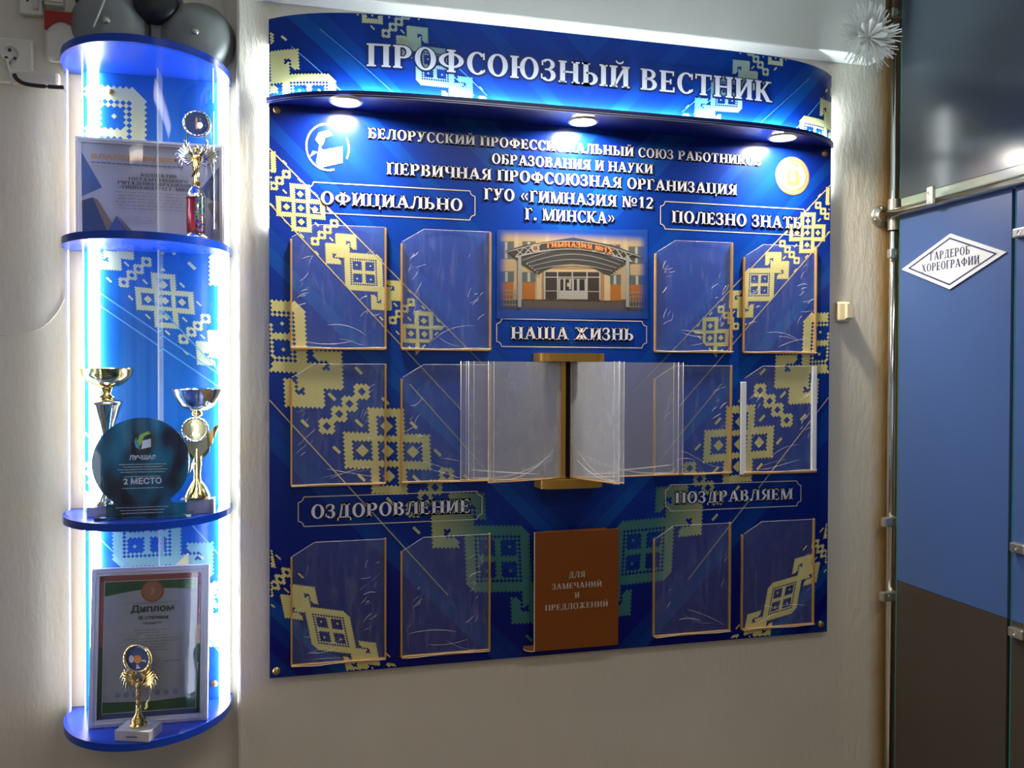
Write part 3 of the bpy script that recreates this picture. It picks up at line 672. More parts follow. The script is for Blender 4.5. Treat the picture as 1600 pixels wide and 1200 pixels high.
q2([(745, 480), (760, 480), (760, 560), (745, 560)], FR); q2([(728, 510), (755, 510), (752, 540), (730, 540)], FR)
# canopy of the entrance
roof = [(250, 258), (520, 190), (780, 155), (1050, 205), (1305, 300), (1220, 330), (1060, 455), (1020, 440), (900, 372), (770, 350), (640, 372), (530, 425), (520, 450), (380, 370), (345, 320)]
q2([(250, 258), (400, 215), (780, 155), (1100, 220), (1305, 300), (1215, 335), (1065, 455), (1015, 440), (900, 375), (770, 355), (640, 375), (530, 430), (515, 450), (370, 360)], (.07, .065, .06))
for k in range(4):
    o_ = k*28
    for i in range(10):
        t0, t1 = i/10, (i+1)/10
        f_ = lambda t: (380+o_+(790-o_*2)*t, 330+o_*.9-(95-o_*.6)*math.sin(math.pi*t)+10*t)
        (xa, ya), (xb, yb) = f_(t0), f_(t1); q2([(xa, ya), (xb, yb), (xb, yb+7), (xa, ya+7)], GREYM)
def truss(t): return 262+(1300-262)*t, 262-100*math.sin(math.pi*t)*1.0+40*t
for i in range(16):
    t0, t1 = i/16, (i+1)/16; (xa, ya), (xb, yb) = truss(t0), truss(t1)
    q2([(xa, ya), (xb, yb), (xb, yb+9), (xa, ya+9)], (.42, .38, .34)); 
    if 1 <= i <= 14: q2([(xa, ya+58), (xb, yb+58), (xb, yb+70), (xa, ya+70)], (.50, .48, .45))
    if i in (1, 2, 3, 12, 13, 14): q2([(xa, ya+6), (xa+10, ya+6), (xb, yb+60), (xb-12, yb+60)], (.50, .48, .45)); q2([(xb-4, yb+6), (xb+6, yb+6), (xa+8, ya+60), (xa-4, ya+60)], (.50, .48, .45))
q2([(x, y) for x, y in arc(480, 240, 33, 33, 0, 360, 16)][:-1], (.62, .45, .30)); q2([(465, 225), (497, 222), (500, 255), (468, 258)], (.25, .15, .1))
for x in (345, 1188): r2(x, 300, x+26, 700, (.42, .42, .40))
for y in (568, 600, 640, 680): r2(200, y, 340, y+5, GREYM); r2(1215, y+14, 1340, y+19, GREYM)
for x in range(210, 345, 22): r2(x, 568, x+4, 690, GREYM); r2(x+1010, 585, x+1014, 700, GREYM)
for i in range(12): q2([(400+i*10, 350+i*8), (412+i*10, 352+i*8), (412+i*10, 360+i*8), (402+i*10, 358+i*8)], (.6, .55, .45) if i % 2 else DKR); q2([(1150-i*9, 380+i*7), (1160-i*9, 380+i*7), (1160-i*9, 387+i*7), (1150-i*9, 387+i*7)], (.6, .55, .45) if i % 2 else DKR)
ph = b.build('school_photograph', board, fix=False)
pl_, L = text_polys('ГИМНАЗИЯ №12', .03)
b = B()
for q in pl_:
    pts = []
    for u, v in q:
        t = u/L; X = 570+510*t; base = 238-28*math.sin(math.pi*(.12+.8*t))*1.4+42*t; pts.append((X, base+18-v*42))
    b.face([((P(740+u/5, 340+v/5, 0)).x, -.0030, (P(740+u/5, 340+v/5, 0)).z) for u, v in pts], solid('photo_orange_letters', (.72, .20, .05)))
b.build('photograph_lettering', ph, fix=False)

# =================================================================== POCKETS
def creases(bb, x0, x1, z0, z1, y, n, rnd):
    wd, ht = x1-x0, z1-z0
    for k in range(n):
        if k < 3: cx, cz, L, ang = x0+wd*rnd.uniform(.3, .7), z0+ht*rnd.uniform(.03, .2), rnd.uniform(.06, .13), rnd.uniform(-.45, .45)
        else: cx, cz, L, ang = x0+wd*(rnd.choice((rnd.uniform(.06, .2), rnd.uniform(.75, .93)))), z0+ht*rnd.uniform(.25, .92), rnd.uniform(.008, .034), rnd.uniform(.1, 1.3)
        cv = rnd.uniform(-.12, .12)*L; N = 6; pts = []
        for i in range(N+1):
            s_ = i/N-.5; u = s_*L; v = cv*(1-4*s_*s_)
            pts.append((min(x1-.003, max(x0+.003, cx+u*math.cos(ang)-v*math.sin(ang))), y, min(z1-.003, max(z0+.003, cz+u*math.sin(ang)+v*math.cos(ang)))))
        r = rnd.uniform(.0002, .00055); bb.tube(pts, r, 'crease', 4, [r*.3]+[r]*(N-1)+[r*.3])
def pocket(x0, x1, z0, z1, seed, white=False, open_right=False, cut=True, faint=False):
    rnd = random.Random(seed); wd = x1-x0
    f = B(); y = -.012; kx, kz = (.055, .032) if cut else (.02, .004)
    N, K = 10, 12; 
    def top(x): return z1-max(0, (1-(x-x0)/kx))*kz
    vs = []
    for i in range(N+1):
        for k in range(K+1):
            x = x0+wd*i/N; z = z0+(top(x)-z0)*k/K
            bulge = -.005*math.sin(math.pi*i/N)*(.4+.6*k/K)+rnd.uniform(-.0007, .0007)
            vs.append((x, y+bulge+.004, z))
    f.faces(vs, [(i*(K+1)+k, (i+1)*(K+1)+k, (i+1)*(K+1)+k+1, i*(K+1)+k+1) for i in range(N) for k in range(K)], 'film', True)
    film = f.build('pocket', board, fix=False)
    c = B(); creases(c, x0+.004, x1-.004, z0+.006, z1-.03, y-.006, 8 if faint else 24, rnd)
    c.tube([(x0+.002, y-.003, top(x0)-.001), (x0+kx, y-.003, z1-.0005), (x1-.002, y-.003, z1)], .0006, 'crease', 4)
    c.tube([(x0+wd*t, y-.006+.003*math.sin(t*9+seed), z0+.002+.0016*math.sin(t*7+seed)) for t in [k/10 for k in range(11)]], .0009, 'crease', 4)
    c.build('crease', film)['kind'] = 'stuff'
    e = B(); m = 'gold_edge'; t_ = .0045
    if white:
        e.box((x0-.008, -.010, z0-.006), (x0+.008, -.0006, z1-.045), 'paper'); e.box((x1-.010, -.010, z0), (x1+.004, -.0006, z1), 'paper')
        e.box((x0, -.012, z0-.006), (x1+.004, -.0006, z0), m)
    else:
        e.box((x0-t_/2, -.009, z0), (x0+t_/2, -.0005, z1-kz*1.15), m); e.box((x1-t_/2, -.009, z0), (x1+t_/2, -.0005, z1), m); e.box((x0, -.010, z0-.003), (x1, -.0005, z0+.002), m)
    e.build('pocket_edge', film, .0008)
cx = [(P(455, 560, 0).x, P(602, 560, 0).x), (P(627, 560, 0).x, P(765, 560, 0).x), (P(1022, 560, 0).x, P(1141, 560, 0).x), (P(1160, 560, 0).x, P(1272, 560, 0).x)]
cz = [(1.654, 1.957), (1.317, 1.616), (0.874, 1.178)]
sd = 1
for r_, (z0, z1) in enumerate(cz):
    for c_, (x0, x1) in enumerate(cx):
        pocket(x0, x1, z0, z1-(0 if c_ else .0), sd, white=(r_ == 1 and c_ == 3), faint=(r_ == 2 and c_ >= 2)); sd += 1

# =================================================================== SLEEVE BOOK
bk = thing('flip_book', (P(888, 570, 0).x, 0, 1.34), 'fan of clear plastic sleeves hinged on a gold bracket at the middle of the board', 'display book')
bx0 = bk.location.x
def stad(x0, x1, d, n=10):
    r = .03; return [(x1, 0)]+arc(x1-r, -d+r, r, r, 0, -90, n)+arc(x0+r, -d+r, r, r, -90, -180, n)+[(x0, 0)]
def bk_cap(z0, z1, a, c, d):
    xa, xb = P(a, 560, -.03).x-bx0, P(c, 560, -.03).x-bx0; b = B()
    b.prism([(x, y, z0-1.34) for x, y in stad(xa, xb, d)], (0, 0, z1-z0), 'gold', True); b.build('bracket_cap', bk, .0015)
bk_cap(P(900, 565, -.05).z, P(900, 552, -.05).z, 838, 942, .065); bk_cap(P(900, 762, -.05).z, P(900, 748, -.05).z, 840, 940, .065)
z0b, z1b = P(880, 748, -.05).z, P(880, 565, -.05).z
b = B(); xa, xb = P(874, 650, -.03).x-bx0, P(881, 650, -.03).x-bx0
b.box((xa, -.045, z0b-1.34), (xb, -.004, z1b-1.34), 'gold'); b.build('spine', bk)
b = B(); xa, xb = P(881, 650, -.02).x-bx0, P(891, 650, -.02).x-bx0
b.box((xa, -.012, z0b-1.34), (xb, -.004, z1b-1.34), 'black'); b.box((xb-.002, -.05, z0b-1.34), (xb+.001, -.004, z1b-1.34), 'brown'); b.build('spine', bk)  # black strip paints the shade of the dark gap between the spine bars
def sleeve(hpx, opx, prot, seed, m='sleeve', bow=.010, zdrop=0):
    """hinge at the spine column hpx, free edge seen at opx standing prot metres proud"""
    rnd = random.Random(seed); h = P(hpx, 650, -.045); o = P(opx, 650, -prot); N, K = 14, 6; vs = []
    H_ = z1b-z0b-.004
    for i in range(N+1):
        t = i/N
        for k in range(K+1):
            x = h.x+(o.x-h.x)*t; y = -.045+(-prot+.045)*t-bow*math.sin(math.pi*t)+rnd.uniform(-.00008, .00008); z = z0b+.003+H_*k/K-.004*t*(k == 0)
            vs.append((x-bx0, y, z-1.34))
    f = B(); f.faces(vs, [(i*(K+1)+k, (i+1)*(K+1)+k, (i+1)*(K+1)+k+1, i*(K+1)+k+1) for i in range(N) for k in range(K)], m, True)
    s_ = f.build('sleeve', bk, fix=False)
    e = B(); ox = o.x-bx0; zz0, zz1 = z0b-1.34, z1b-1.34
    e.tube([(ox, -prot-.0006, zz0), (ox, -prot-.0006, zz1)], .0009, 'crease', 5)
    ux = ox-(.012 if opx < hpx else -.012)*-1
    e.tube([(ox+(.014 if opx < hpx else -.014), -prot-.0002, zz0), (ox+(.014 if opx < hpx else -.014), -prot-.0002, zz1)], .0006, 'crease', 4)
    e.tube([((h.x-bx0)+(o.x-h.x)*t, -.0465+(-prot+.045)*t-bow*math.sin(math.pi*t), zz0+.002) for t in [k/8 for k in range(9)]], .0016, 'gold_edge', 5)
    e.tube([((h.x-bx0)+(o.x-h.x)*t, -.048+(-prot+.045)*t-bow*math.sin(math.pi*t), zz0+.007+.09*max(0, (.8-t))**2*(1+seed % 3*.3)) for t in [.1+k*.08 for k in range(11)]], .0007, 'crease', 4)
    e.tube([((h.x-bx0)+(o.x-h.x)*t, -.048+(-prot+.045)*t-bow*math.sin(math.pi*t), zz0+.01+.02*t) for t in [.3+k*.06 for k in range(11)]], .0005, 'crease', 4)
    e.build('sleeve_edge', s_)['kind'] = 'stuff'
sleeve(877, 720, .030, 3); sleeve(876, 732, .055, 4); sleeve(875, 763, .095, 5, 'sleeve_lit')
sleeve(891, 1067, .030, 6); sleeve(891, 1060, .050, 7); sleeve(892, 975, .185, 8, 'sleeve_lit', .006); sleeve(893, 968, .195, 9, 'sleeve', .006)

# =================================================================== COMMENTS BOX
a = P(836, 832, -.035); c = P(966, 1009, -.035); za, zc_ = P(900, 829, -.035).z, P(900, 1013, -.035).z
cb = thing('suggestion_box', ((a.x+c.x)/2, 0, zc_), 'brown plastic box for remarks and suggestions fixed at the bottom of the board', 'suggestion box')
hwx = (c.x-a.x)/2; hz = za-zc_
b = B(); b.box((-hwx, -.035, 0), (hwx, -.031, hz), 'brown'); b.build('front_panel', cb, .001)
b = B(); b.box((-hwx-.0015, -.0352, 0), (-hwx, -.030, hz), 'offwhite'); b.build('pale_edge', cb)
b = B(); b.prism([(x, y, .0) for x, y in [(hwx-.02, -.001)]+arc(hwx-.035, -.012, .015, .015, 0, -90, 6)+arc(-hwx+.0, -.012, .022, .019, -90, -180, 6)+[(-hwx-.022, -.001)]], (0, 0, .006), 'brown'); b.build('base_shelf', cb)
b = B(); b.box((-hwx+.01, -.0305, .0065), (hwx-.01, -.001, hz-.008), 'brown'); b.build('tray', cb)
b = B(); b.prism([(x, y, -.0012) for x, y in arc(-hwx+.0, -.012, .023, .020, -90, -180, 6)+[(-hwx-.022, -.001), (-hwx, -.001)]], (0, 0, .002), 'offwhite'); b.build('pale_edge', cb)
b = B(); b.prism([(-hwx+.02, -.033, hz-.001), (hwx-.03, -.033, hz-.001), (hwx-.035, -.033, hz+.003), (-hwx+.03, -.033, hz+.002)], (0, .003, 0), 'brown'); b.build('inner_flap', cb)
ink = solid('box_cream_ink', (.62, .50, .38))
def cb_text(s, pl, pr):
    o = lettering(s, pl, pr, 9.5, -.035, 'lettering', None, fill=ink, edge=None); o.parent = cb; o.location = (-cb.location.x, 0, -cb.location.z)
cb_text('ДЛЯ', (888, 902.5), (914, 901.5)); cb_text('ЗАМЕЧАНИЙ', (862, 920.5), (940, 917)); cb_text('И', (897.5, 934), (905, 934)); cb_text('ПРЕДЛОЖЕНИЙ', (851, 953.5), (950, 948))

# =================================================================== DISPLAY CABINET
YB = 0.040
cxl, cxr = -0.517, -0.147; ccx = (cxl+cxr)/2; chw = (cxr-cxl)/2; CD = .215
zt0 = P(139, 111, YB).z; z1u = P(145, 391, YB).z; z3t = P(362, 789, YB).z; z4t = P(250, 1100, YB).z; TH = .017
cab = thing('display_cabinet', (0, 0, 0), 'narrow blue display cabinet with four rounded shelves, clear curved front and white LED strips', 'display cabinet')
def dshape(k=1.0, dd=0, n=36): return [(ccx+chw*k*math.cos(math.pi+math.pi*i/n), YB-.004+(CD*k)*math.sin(math.pi+math.pi*i/n)) for i in range(n+1)]
levels = [('top', zt0, zt0+TH), ('second', z1u, z1u+TH), ('third', z3t-TH, z3t), ('bottom', z4t-TH, z4t)]
for nm, z0, z1 in levels:
    b = B(); pts = [(cxl, YL-.002)]+dshape()+[(cxr, YL-.002)]
    b.prism([(x, y, z0) for x, y in pts], (0, 0, z1-z0), 'blue_shelf', True, 'blue_edge'); b.build('shelf', cab, .0012)
bxl, bxr = P(132, 600, YB).x, P(356, 600, YB).x
b = B(); b.box((bxl, YB, z4t+.0005), (bxr, YB+.006, zt0-.0005), 'cabback'); b.build('back_panel', cab)
for z0, z1 in ((levels[1][2], zt0), (levels[2][2], z1u), (z4t, levels[2][1])):
    pts = dshape(.965, n=40); b = B(); vs = [(x, y, z) for x, y in pts for z in (z0+.0006, z1-.0006)]
    b.faces(vs, [(2*i, 2*i+2, 2*i+3, 2*i+1) for i in range(40)], 'acrylic', True); g = b.build('curved_front', cab, fix=False)
    for x, y in (pts[0], pts[-1]): b = B(); b.box((x-.0015, y-.004, z0+.0006), (x+.0015, y+.012, z1-.0006), 'acrylic_edge'); b.build('acrylic_edge', g)
for z0, z1 in ((levels[1][2], zt0), (levels[2][2], z1u), (z4t, levels[2][1])):
    xm = P(253, 300, YB).x
    b = B(); b.box((xm-.0015, YB-.062, z0+.0006), (xm+.0015, YB-.0006, z1-.0006), 'acrylic'); d = b.build('acrylic_divider', cab)
    b = B(); b.box((xm-.0016, YB-.0640, z0+.0006), (xm+.0016, YB-.0622, z1-.0006), 'acrylic_edge'); b.build('acrylic_edge', d); b = B(); b.box((xm-.0017, YB-.0006, z0+.0006), (xm+.0017, YB-.0001, z1-.0006), 'acrylic_edge'); b.build('acrylic_edge', d)
for z0, z1 in ((levels[1][2], zt0), (levels[2][2], z1u), (z4t, levels[2][1])):
    for px in (147, 349):
        x = P(px, 600, YB-.01).x; b = B(); b.box((x-.011, YB-.012, z0+.001), (x+.011, YB-.0005, z1-.001), 'led'); b.build('led_strip', cab)
    b = B(); x = bxl; b.box((x-.003, YB+.001, z0+.001), (x-.0005, YB+.010, z1-.001), 'led_warm'); b.build('led_strip', cab); b = B(); x = bxr; b.box((x+.0005, YB+.001, z0+.001), (x+.003, YB+.010, z1-.001), 'led_back'); b.build('led_strip', cab)
kc = lambda x, z: bxl+.002 < x < bxr-.002 and z4t+.003 < z < zt0-.003
cab_off = [0]
def cab_orn(px, py, tooth, rng, ph, m, st=1.0, kk=kc, dr=1):
    cab_off[0] += .00012; o = P(px, py, YB); b_ = B(); band(b_, (o.x, o.z), (dr*r45, -r45), tooth*.00165*r45, rng[1], motif, m, YB-.0003-cab_off[0], kk, i0=rng[0], hw=14, phase=ph, st=st); b_.build('ornament', cab, fix=False)['kind'] = 'stuff'
cab_orn(150, 206, 8.0, (-60, 60), 52, 'orn_cab', 1.0, lambda x, z: kc(x, z) and z > z1u); cab_orn(258, 470, 3.6, (-80, 110), 0, 'orn_cab', 1.15, lambda x, z: kc(x, z) and z < z1u)
cab_orn(365, 390, 6.5, (-30, 40), 30, 'orn_cab', 1.0, lambda x, z: kc(x, z) and z < z1u)
cab_orn(230, 835, 5.6, (-60, 90), 52, 'orn_cab2'); cab_orn(345, 960, 4.6, (-30, 60), 0, 'orn_cab')
for p0, p1 in (((145, 450), (350, 590)), ((145, 470), (350, 610)), ((240, 470), (352, 590)), ((145, 830), (215, 900)), ((300, 820), (350, 875)), ((320, 990), (352, 1030))):
    b = B(); a = P(*p0, YB); c = P(*p1, YB); strip(b, (a.x, a.z), (c.x, c.z), .003, 'cyan_line', YB-.0011); b.build('pale_stripe', cab, fix=False)
for q in ((174, 145), (335, 1068)):
    c = P(*q, YB); b = B(); b.lathe([(.008, 0), (.008, .003), (.006, .005), (.0001, .006)], 'screw', (0, 0, 0), 16, 'y'); b.build('fixing_screw', cab, loc=(c.x, YB, c.z))
ZF = [levels[1][2], levels[2][2], z4t]        # floor height of each bay

def lines(bb, x0, x1, z, y, m, th=.0014, rnd=random, gap=.004, wmin=.006, wmax=.02):
    x = x0
    while x < x1:
        w_ = min(rnd.uniform(wmin, wmax), x1-x); bb.box((x, y-.0002, z), (x+w_, y, z+th), m); x += w_+gap

# --- framed certificate of gratitude (top bay): leaning flat panel
def framed(name, label, pbl, pbr, ptop, y, zf, fm, fwid, tilt=.06):
    """bottom-left / bottom-right / top pixel of the frame on plane y"""
    xa, xb = P(pbl, 600, y).x, P(pbr, 600, y).x; h = (P((pbl+pbr)/2, ptop, y).z-zf)
    t = thing(name, ((xa+xb)/2, y, zf), label, 'framed certificate'); t.rotation_euler = (-tilt, 0, 0)
    w_ = (xb-xa)/2; b = B()
    for (p0, p1) in (((-w_, 0), (w_, fwid)), ((-w_, h-fwid), (w_, h)), ((-w_, fwid), (-w_+fwid, h-fwid)), ((w_-fwid, fwid), (w_, h-fwid))):
        b.box((p0[0], -.008, p0[1]), (p1[0], .006, p1[1]), fm); 
    for (p0, p1) in (((-w_+fwid*.35, fwid*.35), (w_-fwid*.35, fwid*.6)), ((-w_+fwid*.35, h-fwid*.6), (w_-fwid*.35, h-fwid*.35))): b.box((p0[0], -.011, p0[1]), (p1[0], -.008, p1[1]), fm)
    for s_ in (-1, 1): b.box((s_*(w_-fwid*.6), -.011, fwid*.35), (s_*(w_-fwid*.35), -.008, h-fwid*.35), fm)
    b.build('frame', t, .001)
    b = B(); b.box((-w_+.003, .0, .003), (w_-.003, .0055, h-.003), 'brown'); b.build('backing', t)
    return t, w_, h
solid('frame_white', (.72, .71, .72)); solid('frame_silver', (.62, .60, .62)); solid('cert_grey', (.42, .43, .52)); solid('cert_blue', (.04, .10, .32)); solid('cert_navy', (.02, .05, .16)); solid('cert_brown', (.20, .15, .14)); solid('cert_orange', (.62, .30, .12)); solid('cert_ink', (.05, .05, .10)); solid('cert_line', (.25, .26, .36)); solid('dip_paper', (.50, .54, .68)); solid('dip_red', (.42, .10, .10)); solid('dip_green', (.02, .13, .05)); solid('dip_bronze', (.38, .14, .08)); solid('dip_blue', (.08, .12, .35)); solid('dip_icon', (.25, .36, .62))
t, w_, h = framed('framed_certificate', 'white framed certificate of gratitude with blue triangles on the top shelf bay', 121, 352, 222, -.005, ZF[0], 'frame_white', .012, -.02)
b = B(); b.box((-w_+.010, -.002, .010), (w_-.010, -.0005, h-.010), 'cert_grey')
def tri(pts, m, y): b.face([(x, y, z) for x, z in pts], m)
L_, R_, T_ = -w_+.010, w_-.010, h-.010
tri([(L_, T_-.02), (L_+.045, h*.52), (L_, h*.42)], 'cert_blue', -.0024); tri([(L_, h*.38), (L_+.025, h*.42), (L_+.06, .01), (L_, .01)], 'cert_navy', -.0026)
tri([(L_+.025, h*.42), (L_+.035, h*.40), (L_+.085, .01), (L_+.06, .01)], 'cert_brown', -.0028); tri([(L_+.05, .01), (L_+.075, h*.25), (L_+.11, .01)], 'cert_blue', -.003); tri([(L_+.078, h*.25), (L_+.086, h*.22), (L_+.122, .01), (L_+.108, .01)], 'cert_brown', -.0032)
tri([(R_, h*.80), (R_-.05, h*.52), (R_, h*.40)], 'cert_navy', -.0024); tri([(R_-.01, h*.45), (R_-.03, h*.4), (R_, .03), (R_, .10)], 'cert_brown', -.0026)
pap = b.build('certificate_sheet', t)
kx_ = lambda px: P(px, 600, -.005).x-t.location.x
kz_ = lambda py: P(230, py, -.005).z-ZF[0]
sans('БЛАГОДАРНОСТЬ', ((kx_(145)+kx_(290))/2, -.0035, kz_(253)), .010, 'cert_orange', 'lettering', t, kx_(290)-kx_(145), .0006)
b = B(); rr = random.Random(4)
lines(b, kx_(145), kx_(288), kz_(260), -.003, 'cert_blue', .0022, rr, .002); lines(b, kx_(145), kx_(168), kz_(265), -.003, 'cert_orange', .001, rr)
for i, y in enumerate((303, 308, 313, 318, 323, 328)): lines(b, kx_(182+(i % 3)*5-(i == 2)*6), kx_(292), kz_(y), -.003, 'cert_line', .0016, rr)
for y in (341, 345, 349): lines(b, kx_(195), kx_(245), kz_(y), -.003, 'cert_line', .0008, rr)
b.build('printed_lines', t)['kind'] = 'stuff'
for s, y, a_, c_ in (('КОЛЛЕКТИВ', 277, 222, 278), ('ГОСУДАРСТВЕННОГО', 284, 203, 295), ('УЧРЕЖДЕНИЯ ОБРАЗОВАНИЯ', 290.5, 185, 305), ('«ГИМНАЗИЯ №12 Г. МИНСКА»', 297, 188, 318)):
    pp, L = text_polys(s); b = B()
    for q in pp: b.face([(kx_(a_)+(kx_(c_)-kx_(a_))*u/L, -.0034, kz_(y)+v*.0075) for u, v in q], 'cert_ink')
    b.build('lettering', t, fix=False)

# --- framed diploma (bottom bay)
t, w_, h = framed('framed_diploma', 'silver framed third degree diploma with red and green border leaning in the bottom bay', 141, 326, 884, -.04, ZF[2], 'frame_silver', .017, .0)
t.rotation_euler = (-.10, 0, math.radians(-3))
t.location.y = -.075
sc = (DIST-.075)/(DIST-.04); w_, h = w_, h
b = B(); b.box((-w_+.016, -.002, .016), (w_-.016, -.0005, h-.016), 'dip_paper')
i0, i1, j0, j1 = -w_+.016, w_-.016, .016, h-.016
def rc(x0, z0, x1, z1, m, y): b.face([(x0, y, z0), (x1, y, z0), (x1, y, z1), (x0, y, z1)], m)
rc(i0, j1-.014, i1, j1, 'dip_red', -.0024); rc(i0, (j0+j1)/2, i0+.010, j1, 'dip_red', -.0024); rc(i1-.010, (j0+j1)/2, i1, j1, 'dip_red', -.0024)
rc(i0, j0, i0+.010, (j0+j1)/2, 'dip_green', -.0024); rc(i1-.010, j0, i1, (j0+j1)/2, 'dip_green', -.0024); rc(i0, j0, i1, j0+.012, 'dip_blue', -.0024)
for (a0, c0, a1, c1) in ((i0+.010, j0+.012, i1-.010, j0+.0135), (i0+.010, j1-.0155, i1-.010, j1-.014), (i0+.010, j0+.012, i0+.0115, j1-.014), (i1-.0115, j0+.012, i1-.010, j1-.014)): rc(a0, c0, a1, c1, 'paper', -.003)
b.face([(x, -.0028, z) for x, z in [(i0+.0115, j1-.0155), (i0+.0115, j1-.048)]+[(i0+.0115+(i1-i0-.023)*k/8, j1-.048+.016*math.sin(math.pi*k/16*2)*.6+.001*k) for k in range(1, 8)]+[(i1-.0115, j1-.040), (i1-.0115, j1-.0155)]], 'dip_green')
b.face([(x, -.0028, z) for x, z in [(i0+.0115, j0+.0135), (i1-.0115, j0+.0135), (i1-.0115, j0+.040), (0, j0+.034), (i0+.0115, j0+.038)]], 'dip_green')
b.build('diploma_sheet', t, fix=False)
b = B(); disc(b, 0.003, j1-.040, .025, 'dip_bronze', -.0034, 28); disc(b, 0.003, j1-.040, .021, solid('dip_bronze_l', (.48, .22, .14)), -.0037, 28); b.build('printed_medal', t, fix=False)
sans('3', (.003, -.0042, j1-.047), .015, solid('dip_numeral', (.6, .45, .4)), 'lettering', t, None, .0005)
gi = solid('dip_green_ink', (.02, .09, .06))
sans('Диплом', (.004, -.0042, j1-.086), .015, gi, 'lettering', t, .094, .0006); sans('III степени', (.006, -.0042, j1-.103), .008, gi, 'lettering', t, .064, .0003); sans('Награждается', (.004, -.0042, j1-.114), .005, 'cert_ink', 'lettering', t, .040, .0001)
b = B(); rr = random.Random(9)
lines(b, -.060, .062, j1-.066, -.003, 'cert_line', .0009, rr, .001); lines(b, -.035, .038, j1-.068, -.003, 'cert_line', .0006, rr, .001)
for i in range(8): lines(b, (-.036, -.030, -.010, -.052, -.04, .0, -.02, .0)[i], (.040, .020, .035, .06, .055, .035, .03, .04)[i], j1-.128-i*.0066, -.003, 'cert_line', .0013, rr, .002)
lines(b, .03, .068, j1-.20, -.003, 'cert_ink', .001, rr, .001); lines(b, -.06, -.02, j1-.205, -.003, 'cert_ink', .001, rr, .001)
for x in (-.068, -.050, -.032, .018, .036, .056): disc(b, x, j0+.052, .0062, 'dip_icon', -.0033, 12)
b.build('printed_lines', t)['kind'] = 'stuff'
b = B(); b.face([(-w_+.014, -.0062, .014), (w_-.014, -.0062, .014), (w_-.014, -.0062, h-.014), (-w_+.014, -.0062, h-.014)], 'acrylic'); b.build('glass', t, fix=False)

# =================================================================== TROPHIES
def figure(bb, s, m):
    """slender winged victory with raised arms, feet at origin, height about s"""
    bb.lathe([(r*s, z*s) for r, z in ((.0001, 0), (.07, .01), (.10, .06), (.075, .16), (.06, .28), (.085, .42), (.10, .50), (.07, .60), (.085, .68), (.10, .76), (.07, .82), (.03, .86), (.035, .88), (.055, .92), (.055, .97), (.03, 1.01), (.0001, 1.02))], m, seg=14)
    for sx in (-1, 1):
        bb.tube([(sx*.08*s, 0, .78*s), (sx*.20*s, -.02*s, .90*s), (sx*.26*s, -.01*s, 1.10*s), (sx*.20*s, 0, 1.30*s)], .03*s, m, 7, [.035*s, .032*s, .026*s, .022*s])
        bb.lathe([(.0001, -.03*s), (.03*s, 0), (.0001, .03*s)], m, (sx*.20*s, 0, 1.32*s), 8)
    # sash across the legs
    bb.tube([(.09*s, -.05*s, .55*s), (0, -.11*s, .42*s), (-.10*s, -.04*s, .22*s)], .02*s, m, 6)
def wing(bb, s, sx, m):
    for k in range(9):
        a = math.radians(20+k*13); L = s*(.62-.028*abs(k-5)*1.5)
        x0, z0 = sx*.07*s, .70*s-.02*k*s*.4
        ex, ez = x0+sx*math.sin(a)*L*.72, z0+math.cos(a)*L
        mx_, mz = x0+sx*math.sin(a)*L*.62, z0+math.cos(a)*L*.45
        wd = .035*s
        pts = [(x0, .02*s, z0), (mx_*.6+x0*.4, .03*s, mz), (mx_, .035*s, mz+L*.2), (ex, .01*s, ez)]
        bb.tube(pts, wd, m, 6, [wd*.7, wd*1.1, wd, wd*.25])
def medal(bb, c, r, face, rim, th=.006):
    bb.lathe([(.0001, 0), (r*.8, 0), (r*.84, th*.3), (r, th*.3), (r, -th), (.0001, -th)], rim, c, 30, 'y', 0)
    bb.lathe([(.0001, th*.08), (r*.8, th*.08)], face, c, 30, 'y')
    for k in range(20):
        a = 2*math.pi*k/20; bb.lathe([(.0001, th*.7), (r*.075, th*.4), (r*.09, 0), (r*.075, -th*.4)], rim, (c[0]+r*.92*math.cos(a), c[1], c[2]+r*.92*math.sin(a)), 6, 'y')

# 1: victory figure holding the number 1 disc on a red and holographic tube (top bay)
yT = -.085
c = P(306, 362, yT); k = (c-CAM).dot(fw)/F
t = thing('victory_trophy', (c.x, yT, ZF[0]), 'tall trophy with number 1 disc held by a winged figure on a red foil column', 'trophy')
b = B(); b.lathe([(.0001, 0), (18*k, 0), (18.5*k, 3*k), (15*k, 6*k), (14*k, 9*k), (.0001, 9*k)], 'tsilver', seg=28); b.build('foot', t)
b = B(); b.lathe([(13.8*k, 9*k), (13.8*k, 66*k), (.0001, 66*k)], 'tred', seg=30); col = b.build('column', t)
b = B(); N = 12; pts = [(14.1*k*math.cos(math.radians(a)), 14.1*k*math.sin(math.radians(a))) for a in [-88+8*i for i in range(N)]]
b.faces([(x, y, z) for x, y in pts for z in (10*k, 65*k)], [(2*i, 2*i+2, 2*i+3, 2*i+1) for i in range(N-1)], 'holo', True); b.build('foil_panel', col)
b = B(); b.lathe([(14.6*k, 64*k), (14.6*k, 68*k), (13*k, 72*k), (8*k, 80*k), (5*k, 84*k), (.0001, 85*k)], 'tsilver', seg=26); b.build('collar', t)
b = B(); figure(b, 62*k, 'tgold'); b.build('figure', t, loc=(1*k, 0, 83*k))
for sx in (-1, 1): b = B(); wing(b, 62*k, sx, 'tsilver'); b.build('wing', t, loc=(1*k, 0, 84*k))
b = B(); medal(b, (0, 0, 0), 21*k, 'discblue', 'tsilver'); o = b.build('disc', t, loc=(2*k, -.004, 180*k), fix=False)
n1 = sans('1', (0, -.0025, -9*k), 18*k, 'orange', 'numeral', o, None, .0004)

